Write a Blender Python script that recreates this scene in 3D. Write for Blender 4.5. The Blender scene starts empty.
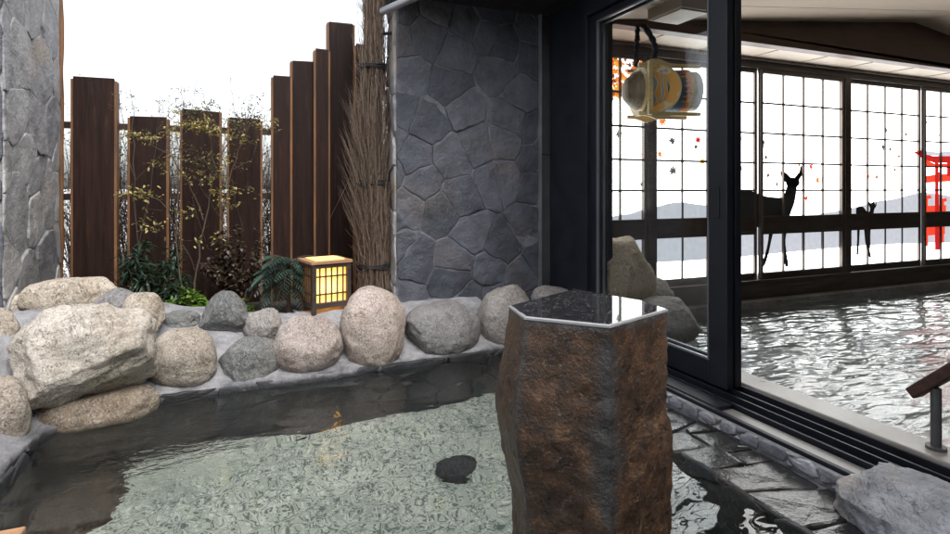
import bpy, bmesh, math, random
from mathutils import Vector, Matrix, noise, Euler
PI = math.pi
R = math.radians
sc = bpy.context.scene
col = sc.collection
# ------------------------------------------------------------------ frame of reference
# x runs along the window wall, y along the sliding door, z = 0 is the outdoor water.
EYE = 1.09
F = 559.5          # focal length in pixels of a 950 px wide frame
HZ = 188.0
CY, SY = .9249, .3802

def ray(px, py):
    a = (px - 475) / F
    return (CY * a + SY, -SY * a + CY, -(py - HZ) / F)

def ony(px, py, y):
    r = ray(px, py); t = y / r[1]
    return Vector((r[0] * t, y, r[2] * t + EYE))

def onx(px, py, x):
    r = ray(px, py); t = x / r[0]
    return Vector((x, r[1] * t, r[2] * t + EYE))

def onz(px, py, z):
    r = ray(px, py); t = (z - EYE) / r[2]
    return Vector((r[0] * t, r[1] * t, z))

# ------------------------------------------------------------------ scene helpers
def tag(o, label=None, cat=None, group=None, kind=None):
    if label: o['label'] = label
    if cat: o['category'] = cat
    if group: o['group'] = group
    if kind: o['kind'] = kind
    return o

def empty(name, loc, rz=0.0):
    o = bpy.data.objects.new(name, None)
    o.empty_display_size = .1
    col.objects.link(o)
    o.location = loc
    o.rotation_euler = (0, 0, rz)
    return o

def link(name, me, mats, parent=None, loc=(0, 0, 0), smooth=False):
    o = bpy.data.objects.new(name, me)
    for m in (mats if isinstance(mats, (list, tuple)) else [mats]):
        me.materials.append(m)
    col.objects.link(o)
    o.location = loc
    if parent is not None:
        o.parent = parent
    if smooth:
        for p in me.polygons: p.use_smooth = True
    return o

class MB:
    """collects shapes for ONE mesh object"""
    def __init__(s):
        s.v = []; s.f = []; s.t = []; s.m = []
    def add(s, vs, fs, tone=0.5, mi=0):
        b = len(s.v)
        s.v += [tuple(v) for v in vs]
        for f in fs:
            s.f.append([b + i for i in f]); s.t.append(tone); s.m.append(mi)
        return s
    def box(s, x0, x1, y0, y1, z0, z1, tone=.5, mi=0):
        vs = [(x0,y0,z0),(x1,y0,z0),(x1,y1,z0),(x0,y1,z0),(x0,y0,z1),(x1,y0,z1),(x1,y1,z1),(x0,y1,z1)]
        return s.add(vs, [(0,3,2,1),(4,5,6,7),(0,1,5,4),(1,2,6,5),(2,3,7,6),(3,0,4,7)], tone, mi)
    def tube(s, pts, rs, n=6, tone=.5, mi=0, cap=True):
        pts = [Vector(p) for p in pts]
        if not isinstance(rs, (list, tuple)): rs = [rs] * len(pts)
        vs = []; fs = []
        for i, p in enumerate(pts):
            d = (pts[min(i+1, len(pts)-1)] - pts[max(i-1, 0)])
            d = d.normalized() if d.length > 1e-9 else Vector((0,0,1))
            u = d.cross(Vector((0,0,1)) if abs(d.z) < .9 else Vector((1,0,0))).normalized()
            w = d.cross(u)
            for k in range(n):
                a = 2*PI*k/n
                vs.append(p + (u*math.cos(a) + w*math.sin(a))*rs[i])
        for i in range(len(pts)-1):
            for k in range(n):
                k2 = (k+1) % n
                fs.append((i*n+k, i*n+k2, (i+1)*n+k2, (i+1)*n+k))
        if cap:
            fs.append(tuple(range(n-1, -1, -1)))
            fs.append(tuple((len(pts)-1)*n+k for k in range(n)))
        return s.add(vs, fs, tone, mi)
    def prism(s, poly, y0, y1, tone=.5, mi=0):
        """poly of (x,z), extruded along y"""
        n = len(poly)
        vs = [(x, y0, z) for x, z in poly] + [(x, y1, z) for x, z in poly]
        fs = [tuple(range(n)), tuple(range(2*n-1, n-1, -1))]
        for i in range(n):
            j = (i+1) % n
            fs.append((i, n+i, n+j, j))
        return s.add(vs, fs, tone, mi)
    def leaf(s, p, d, up, ln, w, tone=.5, bend=.15, mi=0):
        d = d.normalized(); sd = d.cross(up)
        if sd.length < 1e-4: sd = Vector((1,0,0))
        sd.normalize(); nn = sd.cross(d)
        a = p; m1 = p + d*ln*.35; m2 = p + d*ln*.7 - nn*ln*bend*.5; e = p + d*ln - nn*ln*bend
        vs = [a, m1 + sd*w*.5, m1 - sd*w*.5, m2 + sd*w*.38, m2 - sd*w*.38, e]
        return s.add(vs, [(0,2,1),(1,2,4,3),(3,4,5)], tone, mi)
    def build(s, name, mats, parent=None, loc=(0,0,0), smooth=False, bevel=0, seg=2, rz=0, fix=True):
        me = bpy.data.meshes.new(name)
        loc = Vector(loc)
        me.from_pydata([tuple(v) for v in s.v], [], s.f)
        at = me.attributes.new('tone', 'FLOAT', 'FACE')
        at.data.foreach_set('value', s.t)
        if any(s.m): me.polygons.foreach_set('material_index', s.m)
        me.update()
        if fix:
            bm = bmesh.new(); bm.from_mesh(me)
            bmesh.ops.recalc_face_normals(bm, faces=bm.faces)
            bm.to_mesh(me); bm.free()
        o = link(name, me, mats, parent, loc, smooth)
        o.rotation_euler = (0, 0, rz)
        if bevel:
            b = o.modifiers.new('bevel', 'BEVEL'); b.width = bevel; b.segments = seg; b.limit_method = 'ANGLE'; b.angle_limit = R(35)
            b.harden_normals = False
        return o

def shift(o):
    """move a top-level mesh's origin to the middle of its foot"""
    me = o.data
    xs = [v.co.x for v in me.vertices]; ys = [v.co.y for v in me.vertices]; zs = [v.co.z for v in me.vertices]
    c = Vector(((min(xs)+max(xs))/2, (min(ys)+max(ys))/2, min(zs)))
    me.transform(Matrix.Translation(-c)); o.location = Vector(o.location) + c
    return o

# ------------------------------------------------------------------ materials
class Mat:
    def __init__(s, name):
        s.m = bpy.data.materials.new(name); s.m.use_nodes = True
        s.nt = s.m.node_tree; s.n = s.nt.nodes; s.l = s.nt.links
        s.b = s.n['Principled BSDF']
        s.tc = s.n.new('ShaderNodeTexCoord')
        s.co = s.tc.outputs['Object']
        s.out = s.n['Material Output']
    def mp(s, scale=(1,1,1), co=None, rot=(0,0,0)):
        k = s.n.new('ShaderNodeMapping'); k.inputs['Scale'].default_value = scale; k.inputs['Rotation'].default_value = rot
        s.l.new(co or s.co, k.inputs['Vector']); return k.outputs[0]
    def noise(s, scale, detail=4, rough=.55, co=None, dist=0, out='Fac'):
        k = s.n.new('ShaderNodeTexNoise'); k.inputs['Scale'].default_value = scale
        k.inputs['Detail'].default_value = detail; k.inputs['Roughness'].default_value = rough; k.inputs['Distortion'].default_value = dist
        s.l.new(co or s.co, k.inputs['Vector']); return k.outputs[out]
    def vor(s, scale, feat='F1', co=None, out='Distance', rnd=1):
        k = s.n.new('ShaderNodeTexVoronoi'); k.feature = feat; k.inputs['Scale'].default_value = scale; k.inputs['Randomness'].default_value = rnd
        s.l.new(co or s.co, k.inputs['Vector']); return k.outputs[out]
    def ramp(s, fac, stops, interp='LINEAR'):
        k = s.n.new('ShaderNodeValToRGB'); k.color_ramp.interpolation = interp
        e = k.color_ramp.elements
        while len(e) > 1: e.remove(e[0])
        e[0].position = stops[0][0]; e[0].color = c4(stops[0][1])
        for p, c in stops[1:]:
            x = e.new(p); x.color = c4(c)
        s.l.new(fac, k.inputs[0]); return k.outputs[0]
    def mix(s, fac, a, b, mode='MIX'):
        k = s.n.new('ShaderNodeMix'); k.data_type = 'RGBA'; k.blend_type = mode
        for i, x in ((0, fac), (6, a), (7, b)):
            if isinstance(x, (int, float)) and i == 0: k.inputs[0].default_value = x
            elif isinstance(x, (tuple, list, int, float)): k.inputs[i].default_value = c4(x)
            else: s.l.new(x, k.inputs[i])
        return k.outputs[2]
    def math(s, op, a, b=0.0):
        k = s.n.new('ShaderNodeMath'); k.operation = op
        for i, x in ((0, a), (1, b)):
            if isinstance(x, (int, float)): k.inputs[i].default_value = x
            else: s.l.new(x, k.inputs[i])
        return k.outputs[0]
    def attr(s, name='tone'):
        k = s.n.new('ShaderNodeAttribute'); k.attribute_name = name; return k.outputs['Fac']
    def bump(s, h, dist=.01, strength=1, prev=None):
        k = s.n.new('ShaderNodeBump'); k.inputs['Distance'].default_value = dist; k.inputs['Strength'].default_value = strength
        s.l.new(h, k.inputs['Height'])
        if prev is not None: s.l.new(prev, k.inputs['Normal'])
        return k.outputs[0]
    def set(s, color=None, rough=None, normal=None, **kw):
        b = s.b
        def put(inp, v):
            if v is None: return
            if isinstance(v, (tuple, list)): b.inputs[inp].default_value = c4(v) if len(v) != 4 else v
            elif isinstance(v, (int, float)): b.inputs[inp].default_value = v
            else: s.l.new(v, b.inputs[inp])
        put('Base Color', color); put('Roughness', rough); put('Normal', normal)
        for k, v in kw.items(): put(k, v)
        return s.m

def c4(c):
    if isinstance(c, (int, float)): return (c, c, c, 1)
    return (c[0], c[1], c[2], 1)

def granite(name, a, b, speck=.05, light=.7, sc_=1.0, lump=1.0):
    m = Mat(name)
    n1 = m.noise(5*sc_, 6, .6)
    base = m.ramp(n1, [(.3, a), (.7, b)])
    sp = m.vor(170*sc_, out='Color')
    g = m.n.new('ShaderNodeSeparateColor'); m.l.new(sp, g.inputs[0])
    dark = m.ramp(g.outputs[0], [(.0, 1), (.16, 1), (.17, 0), (1, 0)], 'CONSTANT')
    lt = m.ramp(g.outputs[1], [(0, 0), (.74, 0), (.75, 1), (1, 1)], 'CONSTANT')
    patch = m.ramp(m.noise(13*sc_, 5, .7), [(.38, .1), (.66, .75)])
    c = m.mix(m.math('MULTIPLY', dark, patch), base, (speck, speck*.95, speck*.9))
    c = m.mix(m.math('MULTIPLY', lt, .4), c, (light, light*.96, light*.88))
    stain = m.ramp(m.noise(2.3*sc_, 5, .65, dist=.6), [(.42, (1,1,1)), (.66, (.62,.55,.47))])
    c = m.mix(.8, c, stain, 'MULTIPLY')
    oi = m.n.new('ShaderNodeObjectInfo')
    c = m.mix(1, c, m.ramp(oi.outputs['Random'], [(0, (.74,.75,.78)), (.5, (.95,.93,.90)), (1, (1.1,1.06,1.0))]), 'MULTIPLY')
    nz = m.noise(2.0*sc_, 5, .7, dist=1.6)
    crack = m.ramp(m.math('ABSOLUTE', m.math('SUBTRACT', nz, .5)), [(0, (.38,.34,.30)), (.008, (1,1,1))])
    c = m.mix(.75, c, crack, 'MULTIPLY')
    lich = m.ramp(m.noise(21*sc_, 6, .75), [(.60, 0), (.70, .55)])
    c = m.mix(lich, c, (.16,.15,.135))
    bn = m.bump(crack, .006, .6)
    bn = m.bump(m.noise(9*sc_, 8, .65), .05, .65*lump, bn)
    bn = m.bump(m.noise(120*sc_, 3, .7), .006, .5, bn)
    return m.set(c, .82, bn)

def slatestone(name, a, b, rough=(.45, .75), bumpk=1.0, mossy=False):
    m = Mat(name)
    t = m.attr()
    base = m.ramp(t, [(0, a), (1, b)])
    n = m.noise(7, 8, .65)
    c = m.mix(.85, base, m.ramp(n, [(.3, .45), (.75, 1.45)]), 'MULTIPLY')
    warm = m.ramp(m.noise(2.2, 4, .6), [(.5, (1,1,1)), (.7, (1.25,1.05,.85))])
    c = m.mix(1, c, warm, 'MULTIPLY')
    # pale mineral runs
    run = m.ramp(m.noise(9, 4, .7, m.mp((2.2,2.2,.25))), [(.62, 0), (.8, 1)])
    c = m.mix(m.math('MULTIPLY', run, .3), c, (.32,.32,.34))
    bn = m.bump(m.noise(6, 8, .62), .05, .6*bumpk)
    bn = m.bump(m.noise(60, 4, .65), .008, .5*bumpk, bn)
    r = m.ramp(n, [(.3, rough[0]), (.7, rough[1])])
    return m.set(c, r, bn)

def wood(name, a, b, rough=.6, axis=2, sc_=1.0):
    m = Mat(name)
    s3 = [14*sc_]*3; s3[axis] = .9*sc_
    g = m.noise(3, 8, .6, m.mp(tuple(s3)), dist=.4)
    c = m.ramp(g, [(.28, a), (.72, b)])
    blot = m.ramp(m.noise(2.4, 4, .6), [(.35, .7), (.7, 1.15)])
    c = m.mix(1, c, blot, 'MULTIPLY')
    bn = m.bump(g, .006, .5)
    return m.set(c, rough, bn)

def plain(name, c, rough=.5, metal=0, var=.15, bs=40, bd=.001):
    m = Mat(name)
    n = m.noise(6, 5, .6)
    cc = m.mix(1, c, m.ramp(n, [(.3, 1-var), (.7, 1+var)]), 'MULTIPLY')
    return m.set(cc, m.ramp(n, [(.3, max(.02, rough-.08)), (.7, min(1, rough+.08))]), m.bump(m.noise(bs, 3), bd, .5), Metallic=metal)

M = {}
M['granite_big'] = granite('pale_granite', (.34,.315,.28), (.50,.47,.43), .08, .66)
M['granite_tan'] = granite('tan_granite', (.28,.25,.21), (.42,.385,.34), .06, .6)
M['slab_tan'] = granite('brown_stained_granite', (.20,.15,.10), (.36,.29,.21), .05, .5)
M['granite_warm'] = granite('warm_tan_granite', (.42,.32,.20), (.60,.48,.33), .08, .66)
M['dark_stone'] = granite('black_wet_stone', (.018,.022,.028), (.05,.055,.062), .02, .1)
M['granite_pink'] = granite('pink_granite', (.30,.255,.24), (.42,.37,.35), .06, .58)
M['granite_grey'] = granite('grey_granite', (.19,.185,.19), (.30,.29,.285), .05, .44)
M['granite_blue'] = granite('blue_grey_stone', (.10,.115,.125), (.19,.205,.215), .04, .28, .8, 1.5)
M['rock_lav'] = slatestone('violet_grey_rock', (.42,.43,.46), (.46,.47,.50), (.5,.8), 2.6)
M['rock_brown'] = granite('brown_wet_rock', (.02,.016,.013), (.10,.075,.055), .03, .1, .9, 1.3)
def mortar_mat(name, a, b):
    m = Mat(name)
    n = m.noise(5, 7, .65)
    c = m.ramp(n, [(.3, a), (.7, b)])
    dirt = m.ramp(m.noise(9, 7, .75), [(.42, 1), (.68, .5)])
    c = m.mix(1, c, dirt, 'MULTIPLY')
    if name == 'pale_mortar':      # wet and algae-dark along the waterline
        sx = m.n.new('ShaderNodeSeparateXYZ'); m.l.new(m.co, sx.inputs[0])
        hh = m.math('ADD', sx.outputs['Z'], m.math('MULTIPLY', m.math('SUBTRACT', m.noise(12, 4, .6), .5), .06))
        c = m.mix(1, c, m.ramp(hh, [(.012, (.14,.14,.15)), (.045, (1,1,1))]), 'MULTIPLY')
    bb = m.bump(m.noise(8, 6, .7), .03, .6)
    return m.set(c, .85, m.bump(m.noise(45, 6, .75), .02, .7, bb))
M['mortar'] = mortar_mat('pale_mortar', (.21,.21,.222), (.34,.34,.355))
M['joint'] = mortar_mat('grey_joint', (.13,.13,.15), (.22,.22,.25))
M['joint_pale'] = mortar_mat('pale_joint', (.24,.24,.25), (.38,.38,.39))
M['wallstone'] = slatestone('dark_flagstone', (.052,.058,.075), (.092,.098,.120))
M['pierstone'] = slatestone('pale_flagstone', (.20,.20,.21), (.36,.35,.34), (.6,.85))
M['paving'] = slatestone('wet_slate', (.014,.014,.015), (.032,.031,.030), (.03,.14), .35)
M['poolwall'] = slatestone('pool_side_stone', (.012,.013,.016), (.036,.038,.044), (.4,.6))
M['curbstone'] = slatestone('curb_stone', (.16,.16,.19), (.46,.46,.50), (.35,.6))
def boardmat():
    m = Mat('stained_board')
    g = m.noise(3, 8, .6, m.mp((14,14,.9)), dist=.4)
    oi = m.n.new('ShaderNodeObjectInfo')
    c = m.ramp(g, [(.28, (.011,.0046,.0034)), (.72, (.034,.0135,.0085))])
    st_ = m.ramp(m.noise(4, 6, .65, m.mp((3,3,.35))), [(.42, 1), (.62, .55)])
    wr = m.ramp(m.noise(5, 6, .7, m.mp((4,4,.5))), [(.55, 0), (.78, .6)])
    c = m.mix(1, c, st_, 'MULTIPLY'); c = m.mix(1, c, (.8,.8,.8), 'MULTIPLY'); c = m.mix(wr, c, (.075,.034,.018))
    c = m.mix(1, c, m.ramp(oi.outputs['Random'], [(0, .75), (1, 1.2)]), 'MULTIPLY')
    return m.set(c, m.ramp(g, [(.3,.5),(.7,.75)]), m.bump(g, .008, .6), **{'Specular IOR Level': .2})
M['board'] = boardmat()
M['board_old'] = wood('stained_board', (.012,.0055,.0045), (.032,.014,.010), .62)
M['board_edge'] = wood('rusty_board_edge', (.07,.032,.014), (.24,.11,.04), .7)
M['rail_wood'] = wood('rail_wood', (.02,.010,.007), (.05,.026,.018), .6, 0)
M['pale_wood'] = wood('pale_wood', (.30,.16,.08), (.46,.27,.15), .5, 0)
M['frame_black'] = plain('dark_aluminium', (.006,.008,.014), .5, .0, .25)
M['frame_brown'] = wood('dark_window_frame', (.030,.022,.019), (.075,.055,.046), .45, 0)
M['frame_sash'] = wood('worn_brown_sash', (.07,.052,.042), (.15,.115,.095), .5, 2)
M['beam'] = wood('brown_beam', (.05,.022,.016), (.10,.047,.034), .5, 0)
M['ceiling'] = plain('cream_ceiling', (.36,.28,.21), .7, 0, .08)
M['soffit'] = plain('cream_soffit', (.46,.38,.31), .55, 0, .1)
M['dark_panel'] = plain('dark_grey_panel', (.040,.040,.046), .5, 0, .2)
M['eave'] = wood('eave_boards', (.012,.010,.010), (.03,.025,.024), .6, 1)
M['pipe'] = plain('galvanised_pipe', (.30,.31,.33), .4, .6, .2)
M['coping'] = plain('beige_granite_coping', (.34,.315,.285), .35, 0, .2, 90, .002)
M['ledge'] = plain('wet_stone_ledge', (.24,.23,.21), .35, 0, .35, 60, .003)
M['concrete'] = plain('pale_ground', (.42,.42,.41), .9, 0, .2)
M['soil'] = plain('dark_soil', (.03,.024,.018), .95, 0, .4, 30, .03)
M['inwall'] = plain('indoor_wall', (.10,.085,.07), .7)
M['tie'] = plain('black_cord', (.012,.012,.014), .8)
M['rope'] = plain('navy_rope', (.012,.014,.024), .85)

def leafmat(name, a, b, trans=.35, rough=.45):
    m = Mat(name)
    c = m.ramp(m.attr(), [(0, a), (1, b)])
    tr = m.n.new('ShaderNodeBsdfTranslucent'); m.l.new(c, tr.inputs[0])
    m.set(c, rough)
    mx = m.n.new('ShaderNodeMixShader'); mx.inputs[0].default_value = trans
    m.l.new(m.b.outputs[0], mx.inputs[1]); m.l.new(tr.outputs[0], mx.inputs[2]); m.l.new(mx.outputs[0], m.out.inputs[0])
    return m.m
M['leaf_dark'] = leafmat('dark_green_leaves', (.008,.020,.010), (.028,.058,.030), .2)
M['leaf_bright'] = leafmat('bright_green_leaves', (.05,.12,.012), (.16,.28,.03), .4)
M['leaf_yellow'] = leafmat('yellow_green_leaves', (.10,.095,.035), (.48,.39,.13), .4)
M['leaf_brown'] = leafmat('dry_red_brown_leaves', (.022,.016,.011), (.10,.065,.042), .3)
M['leaf_teal'] = leafmat('blue_green_leaflets', (.010,.026,.022), (.04,.08,.06), .2, .35)
M['leaf_mixed'] = leafmat('olive_leaves', (.05,.05,.025), (.24,.21,.10), .4)
def twigmat(name, a, b):
    m = Mat(name); return m.set(m.ramp(m.attr(), [(0, a), (1, b)]), .85)
M['twig'] = twigmat('dry_twigs', (.028,.018,.012), (.21,.15,.11))
M['stem'] = twigmat('dark_stems', (.02,.014,.01), (.08,.055,.035))
M['twig_back'] = twigmat('backlit_twigs', (.03,.02,.014), (.16,.11,.075))

def glass_mat():
    m = Mat('clear_glass')
    m.n.remove(m.b)
    tr = m.n.new('ShaderNodeBsdfTransparent'); tr.inputs[0].default_value = (.975,.985,.985,1)
    gl = m.n.new('ShaderNodeBsdfGlossy'); gl.inputs['Roughness'].default_value = .004
    lw = m.n.new('ShaderNodeLayerWeight'); lw.inputs['Blend'].default_value = .5
    f5 = m.math('POWER', lw.outputs['Facing'], 5.0); f5 = m.math('ADD', m.math('MULTIPLY', f5, .8), .035)
    mx = m.n.new('ShaderNodeMixShader')
    m.l.new(f5, mx.inputs[0]); m.l.new(tr.outputs[0], mx.inputs[1]); m.l.new(gl.outputs[0], mx.inputs[2]); m.l.new(mx.outputs[0], m.out.inputs[0])
    return m.m
M['glass'] = glass_mat()

def emis(name, c, st):
    m = Mat(name)
    return m.set(c, .5, **{'Emission Color': c4(c), 'Emission Strength': st})

def water_mat(name, tint, big, small, sb, ss, rg=0.0, an=1.7):
    m = Mat(name)
    n1 = m.noise(sb, 1.5, .4, m.mp((1, an, 1)), dist=.8)
    n2 = m.noise(ss, 1, .4, m.mp((1, an*.8, 1)), dist=.6)
    bn = m.bump(n1, big, 1)
    bn = m.bump(n2, small, 1, bn)
    if name == 'rippled_water':    # livelier water where the spring runs in under the big boulder
        g = m.n.new('ShaderNodeVectorMath'); g.operation = 'DISTANCE'; m.l.new(m.co, g.inputs[0]); g.inputs[1].default_value = (-.40, 2.75, 0)
        k = m.ramp(g.outputs['Value'], [(.1, 1), (.6, 0)])
        bn = m.bump(m.math('MULTIPLY', m.noise(15, 2, .5, m.mp((1, 2.2, 1)), dist=1.2), k), .006, 1, bn)
    return m.set(tint, rg, bn, IOR=1.33, **{'Transmission Weight': 1.0})
M['water_out'] = water_mat('rippled_water', (.93,.98,.97), .016, .0017, 2.2, 11)
M['water_in'] = water_mat('indoor_water', (.85,.92,.90), .032, .008, 1.6, 6.5, .11, 3.0)

def floor_mat():
    m = Mat('pebbled_floor_painted_ripples')
    n = m.noise(12, 2, .5, dist=2.2)  # dark and pale curls painted on to imitate refraction through rippled water
    ln = m.math('ABSOLUTE', m.math('SUBTRACT', n, .5))
    line = m.ramp(ln, [(0, 1), (.03, .9), (.05, 0)])
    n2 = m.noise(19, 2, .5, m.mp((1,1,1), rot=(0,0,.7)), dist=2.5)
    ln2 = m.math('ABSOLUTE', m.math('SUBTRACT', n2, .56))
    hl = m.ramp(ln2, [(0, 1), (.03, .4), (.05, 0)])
    base = m.ramp(m.noise(3.2, 5, .6), [(.3, (.27,.30,.27)), (.55, (.40,.42,.36)), (.75, (.49,.50,.44))])
    yel = m.ramp(m.noise(7, 3, .6), [(.6, 0), (.72, .45)])
    base = m.mix(yel, base, (.50,.50,.24))
    c = m.mix(m.math('MULTIPLY', line, .85), base, (.055,.085,.08))
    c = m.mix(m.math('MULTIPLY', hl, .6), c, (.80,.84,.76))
    return m.set(c, .8)
M['pool_floor'] = floor_mat()

# ------------------------------------------------------------------ flagstone masonry
def voronoi_cells(w, h, nx, ny, rnd, jit=.42, big=.0):
    pts = []
    for i in range(-1, nx+1):
        for j in range(-1, ny+1):
            if rnd.random() < big and 0 <= i < nx and 0 <= j < ny: continue
            off = .5 if j % 2 else 0
            pts.append(((i+.5+off*.8+rnd.uniform(-jit, jit))*w/nx, (j+.5+rnd.uniform(-jit, jit))*h/ny))
    cells = []
    for i, p in enumerate(pts):
        poly = [(0,0),(w,0),(w,h),(0,h)]
        for j, q in enumerate(pts):
            if i == j or not poly: continue
            dx, dy = q[0]-p[0], q[1]-p[1]
            if dx*dx+dy*dy > (3.2*max(w/nx, h/ny))**2: continue
            mx, my = (p[0]+q[0])/2, (p[1]+q[1])/2
            out = []
            for k in range(len(poly)):
                a = poly[k]; b = poly[(k+1) % len(poly)]
                da = (a[0]-mx)*dx+(a[1]-my)*dy; db = (b[0]-mx)*dx+(b[1]-my)*dy
                if da <= 0: out.append(a)
                if (da < 0 < db) or (db < 0 < da):
                    t = da/(da-db); out.append((a[0]+(b[0]-a[0])*t, a[1]+(b[1]-a[1])*t))
            poly = out
        if len(poly) > 2:
            ar = abs(sum(poly[k][0]*poly[(k+1)%len(poly)][1]-poly[(k+1)%len(poly)][0]*poly[k][1] for k in range(len(poly))))/2
            if ar > .03*w*h/nx/ny: cells.append(poly)
    return cells

def inset(poly, d):
    cx = sum(p[0] for p in poly)/len(poly); cy = sum(p[1] for p in poly)/len(poly)
    out = []
    for x, y in poly:
        l = math.hypot(x-cx, y-cy)
        k = max(.1, (l-d)/l) if l > 1e-6 else 1
        out.append((cx+(x-cx)*k, cy+(y-cy)*k))
    return out

def chaikin(poly, q=.25):
    out = []
    for i in range(len(poly)):
        a = poly[i]; b = poly[(i+1) % len(poly)]
        out.append((a[0]+(b[0]-a[0])*q, a[1]+(b[1]-a[1])*q)); out.append((a[0]+(b[0]-a[0])*(1-q), a[1]+(b[1]-a[1])*(1-q)))
    return out

def subdiv(poly, step):
    out = []
    for i in range(len(poly)):
        a = poly[i]; b = poly[(i+1) % len(poly)]
        n = max(1, int(math.hypot(b[0]-a[0], b[1]-a[1])/step))
        for k in range(n): out.append((a[0]+(b[0]-a[0])*k/n, a[1]+(b[1]-a[1])*k/n))
    return out

def flagstones(mb, w, h, nx, ny, O, U, V, N, seed, gap=.008, thick=.02, rounding=1, big=.12, wob=.008, cells=None):
    rnd = random.Random(seed)
    O = Vector(O); U = Vector(U); V = Vector(V); N = Vector(N)
    for poly in (cells or voronoi_cells(w, h, nx, ny, rnd, big=big)):
        poly = inset(poly, gap)
        for _ in range(rounding): poly = chaikin(poly, .2)
        poly = subdiv(poly, .035)
        ox, oy = rnd.uniform(0, 50), rnd.uniform(0, 50)
        poly = [(min(w, max(0, x+wob*noise.noise(Vector((x*14+ox, y*14, 0))))), min(h, max(0, y+wob*noise.noise(Vector((x*14, y*14+oy, 5)))))) for x, y in poly]
        tone = rnd.random()
        t = thick*rnd.uniform(.6, 1.2); tx, ty = rnd.uniform(-.05, .05), rnd.uniform(-.05, .05)
        cx = sum(p[0] for p in poly)/len(poly); cy = sum(p[1] for p in poly)/len(poly)
        n = len(poly)
        rings = [(poly, 0), (inset(poly, .0015), .55), (inset(poly, .007), .9), (inset(poly, .018), 1.0)]
        rings.append(([(cx+(x-cx)*.5, cy+(y-cy)*.5) for x, y in rings[-1][0]], 1.08))
        vs = []
        for ring, hh in rings:
            for x, y in ring:
                z = hh*t
                if hh > .5: z += (x-cx)*tx+(y-cy)*ty + .35*thick*noise.noise(Vector((x*9+ox, y*9+oy, 0)))
                vs.append(O+U*x+V*y+N*z)
        vs.append(O+U*cx+V*cy+N*(t*1.1))
        fs = []
        L = len(rings)
        for r in range(L-1):
            for k in range(n):
                k2 = (k+1) % n
                fs.append((r*n+k, r*n+k2, (r+1)*n+k2, (r+1)*n+k))
        for k in range(n): fs.append(((L-1)*n+k, (L-1)*n+(k+1) % n, L*n))
        mb.add(vs, fs, tone)
    return mb

# ------------------------------------------------------------------ boulders
def boulder(name, c, s, mat, label, seed, cuts=0, rough=.10, rz=0, tilt=0, group=None, cut_depth=(.74, .92), sub=5, sq=.96, extra=None):
    bm = bmesh.new()
    bmesh.ops.create_icosphere(bm, subdivisions=sub, radius=1)
    rnd = random.Random(seed)
    off = Vector((rnd.uniform(-99, 99), rnd.uniform(-99, 99), rnd.uniform(-99, 99)))
    planes = []
    for _ in range(cuts):
        d = Vector((rnd.gauss(0,1), rnd.gauss(0,1), rnd.gauss(0,.8))).normalized()
        planes.append((d, rnd.uniform(*cut_depth)))
    if extra: planes += [(Vector(d).normalized(), k) for d, k in extra]
    rot = Euler((tilt, 0, rz)).to_matrix()
    zmin = 9
    for v in bm.verts:
        p = v.co.copy()
        if sq != 1.0:
            p = Vector([math.copysign(abs(q)**sq, q) for q in p])
        p *= 1 + rough*1.5*noise.noise(p*1.1+off)
        for d, k in planes:
            q = p.dot(d)
            if q > k: p -= d*(q-k)*.78
        n1 = noise.fractal(p*2.0+off, 1.0, 2.0, 5)
        p += v.co*(rough*.55*n1 + .028*noise.fractal(p*6+off, .9, 2.1, 4) + .010*noise.noise(p*22+off))
        p = Vector((p.x*s[0], p.y*s[1], p.z*s[2]))
        v.co = rot @ p
        zmin = min(zmin, v.co.z)
    bmesh.ops.translate(bm, verts=bm.verts, vec=(0, 0, -zmin))
    me = bpy.data.meshes.new(name); bm.to_mesh(me); bm.free()
    o = link(name, me, mat, None, (c[0], c[1], c[2]+zmin), True)
    return tag(o, label, 'rock', group)

def rock_px(x0, x1, y0, y1, y, mat, label, seed, dy=.8, **kw):
    """a rock whose middle stands on the plane at depth y"""
    ym = (y0+y1)/2
    a = ony(x0, ym, y); b = ony(x1, ym, y); t = ony((x0+x1)/2, y0, y); u = ony((x0+x1)/2, y1, y)
    w = (b.x-a.x)/2; h = (t.z-u.z)/2
    return boulder('boulder', ((a.x+b.x)/2, y, (t.z+u.z)/2), (w*1.03, w*dy, h*1.0), mat, label, seed, **kw)

# ================================================================== SETTING
G = MB().add([(-300,4.9,-.02),(300,4.9,-.02),(300,600,-.02),(-300,600,-.02)], [(0,1,2,3)])
G.add([(-300,-300,-.95),(300,-300,-.95),(300,4.9,-.95),(-300,4.9,-.95)], [(0,1,2,3)])
tag(G.build('ground', M['concrete']), kind='structure')

# pool outline, from the near left corner round the back to the near right corner
edge = [(-.80,.55),(-.82,1.2),(-.84,1.8),(-.83,2.4),(-.84,2.75),(-.80,2.98),(-.68,3.12),(-.48,3.20),(-.25,3.245),(0,3.255),(.3,3.25),(.6,3.27),(.9,3.305),(1.25,3.335),(1.60,3.365)]
def dense(pl, n):
    out = []
    for i in range(len(pl)-1):
        p0 = pl[max(0,i-1)]; p1 = pl[i]; p2 = pl[i+1]; p3 = pl[min(len(pl)-1,i+2)]
        for k in range(n):
            t = k/n
            f = lambda a,b,c,d: .5*((2*b)+(-a+c)*t+(2*a-5*b+4*c-d)*t*t+(-a+3*b-3*c+d)*t**3)
            out.append((f(p0[0],p1[0],p2[0],p3[0]), f(p0[1],p1[1],p2[1],p3[1])))
    out.append(pl[-1]); return out
ed = dense(edge, 8)
ed = [(x+.012*noise.noise(Vector((x*5,y*5,1))), y+.012*noise.noise(Vector((x*5,y*5,9)))) for x, y in ed]
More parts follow.
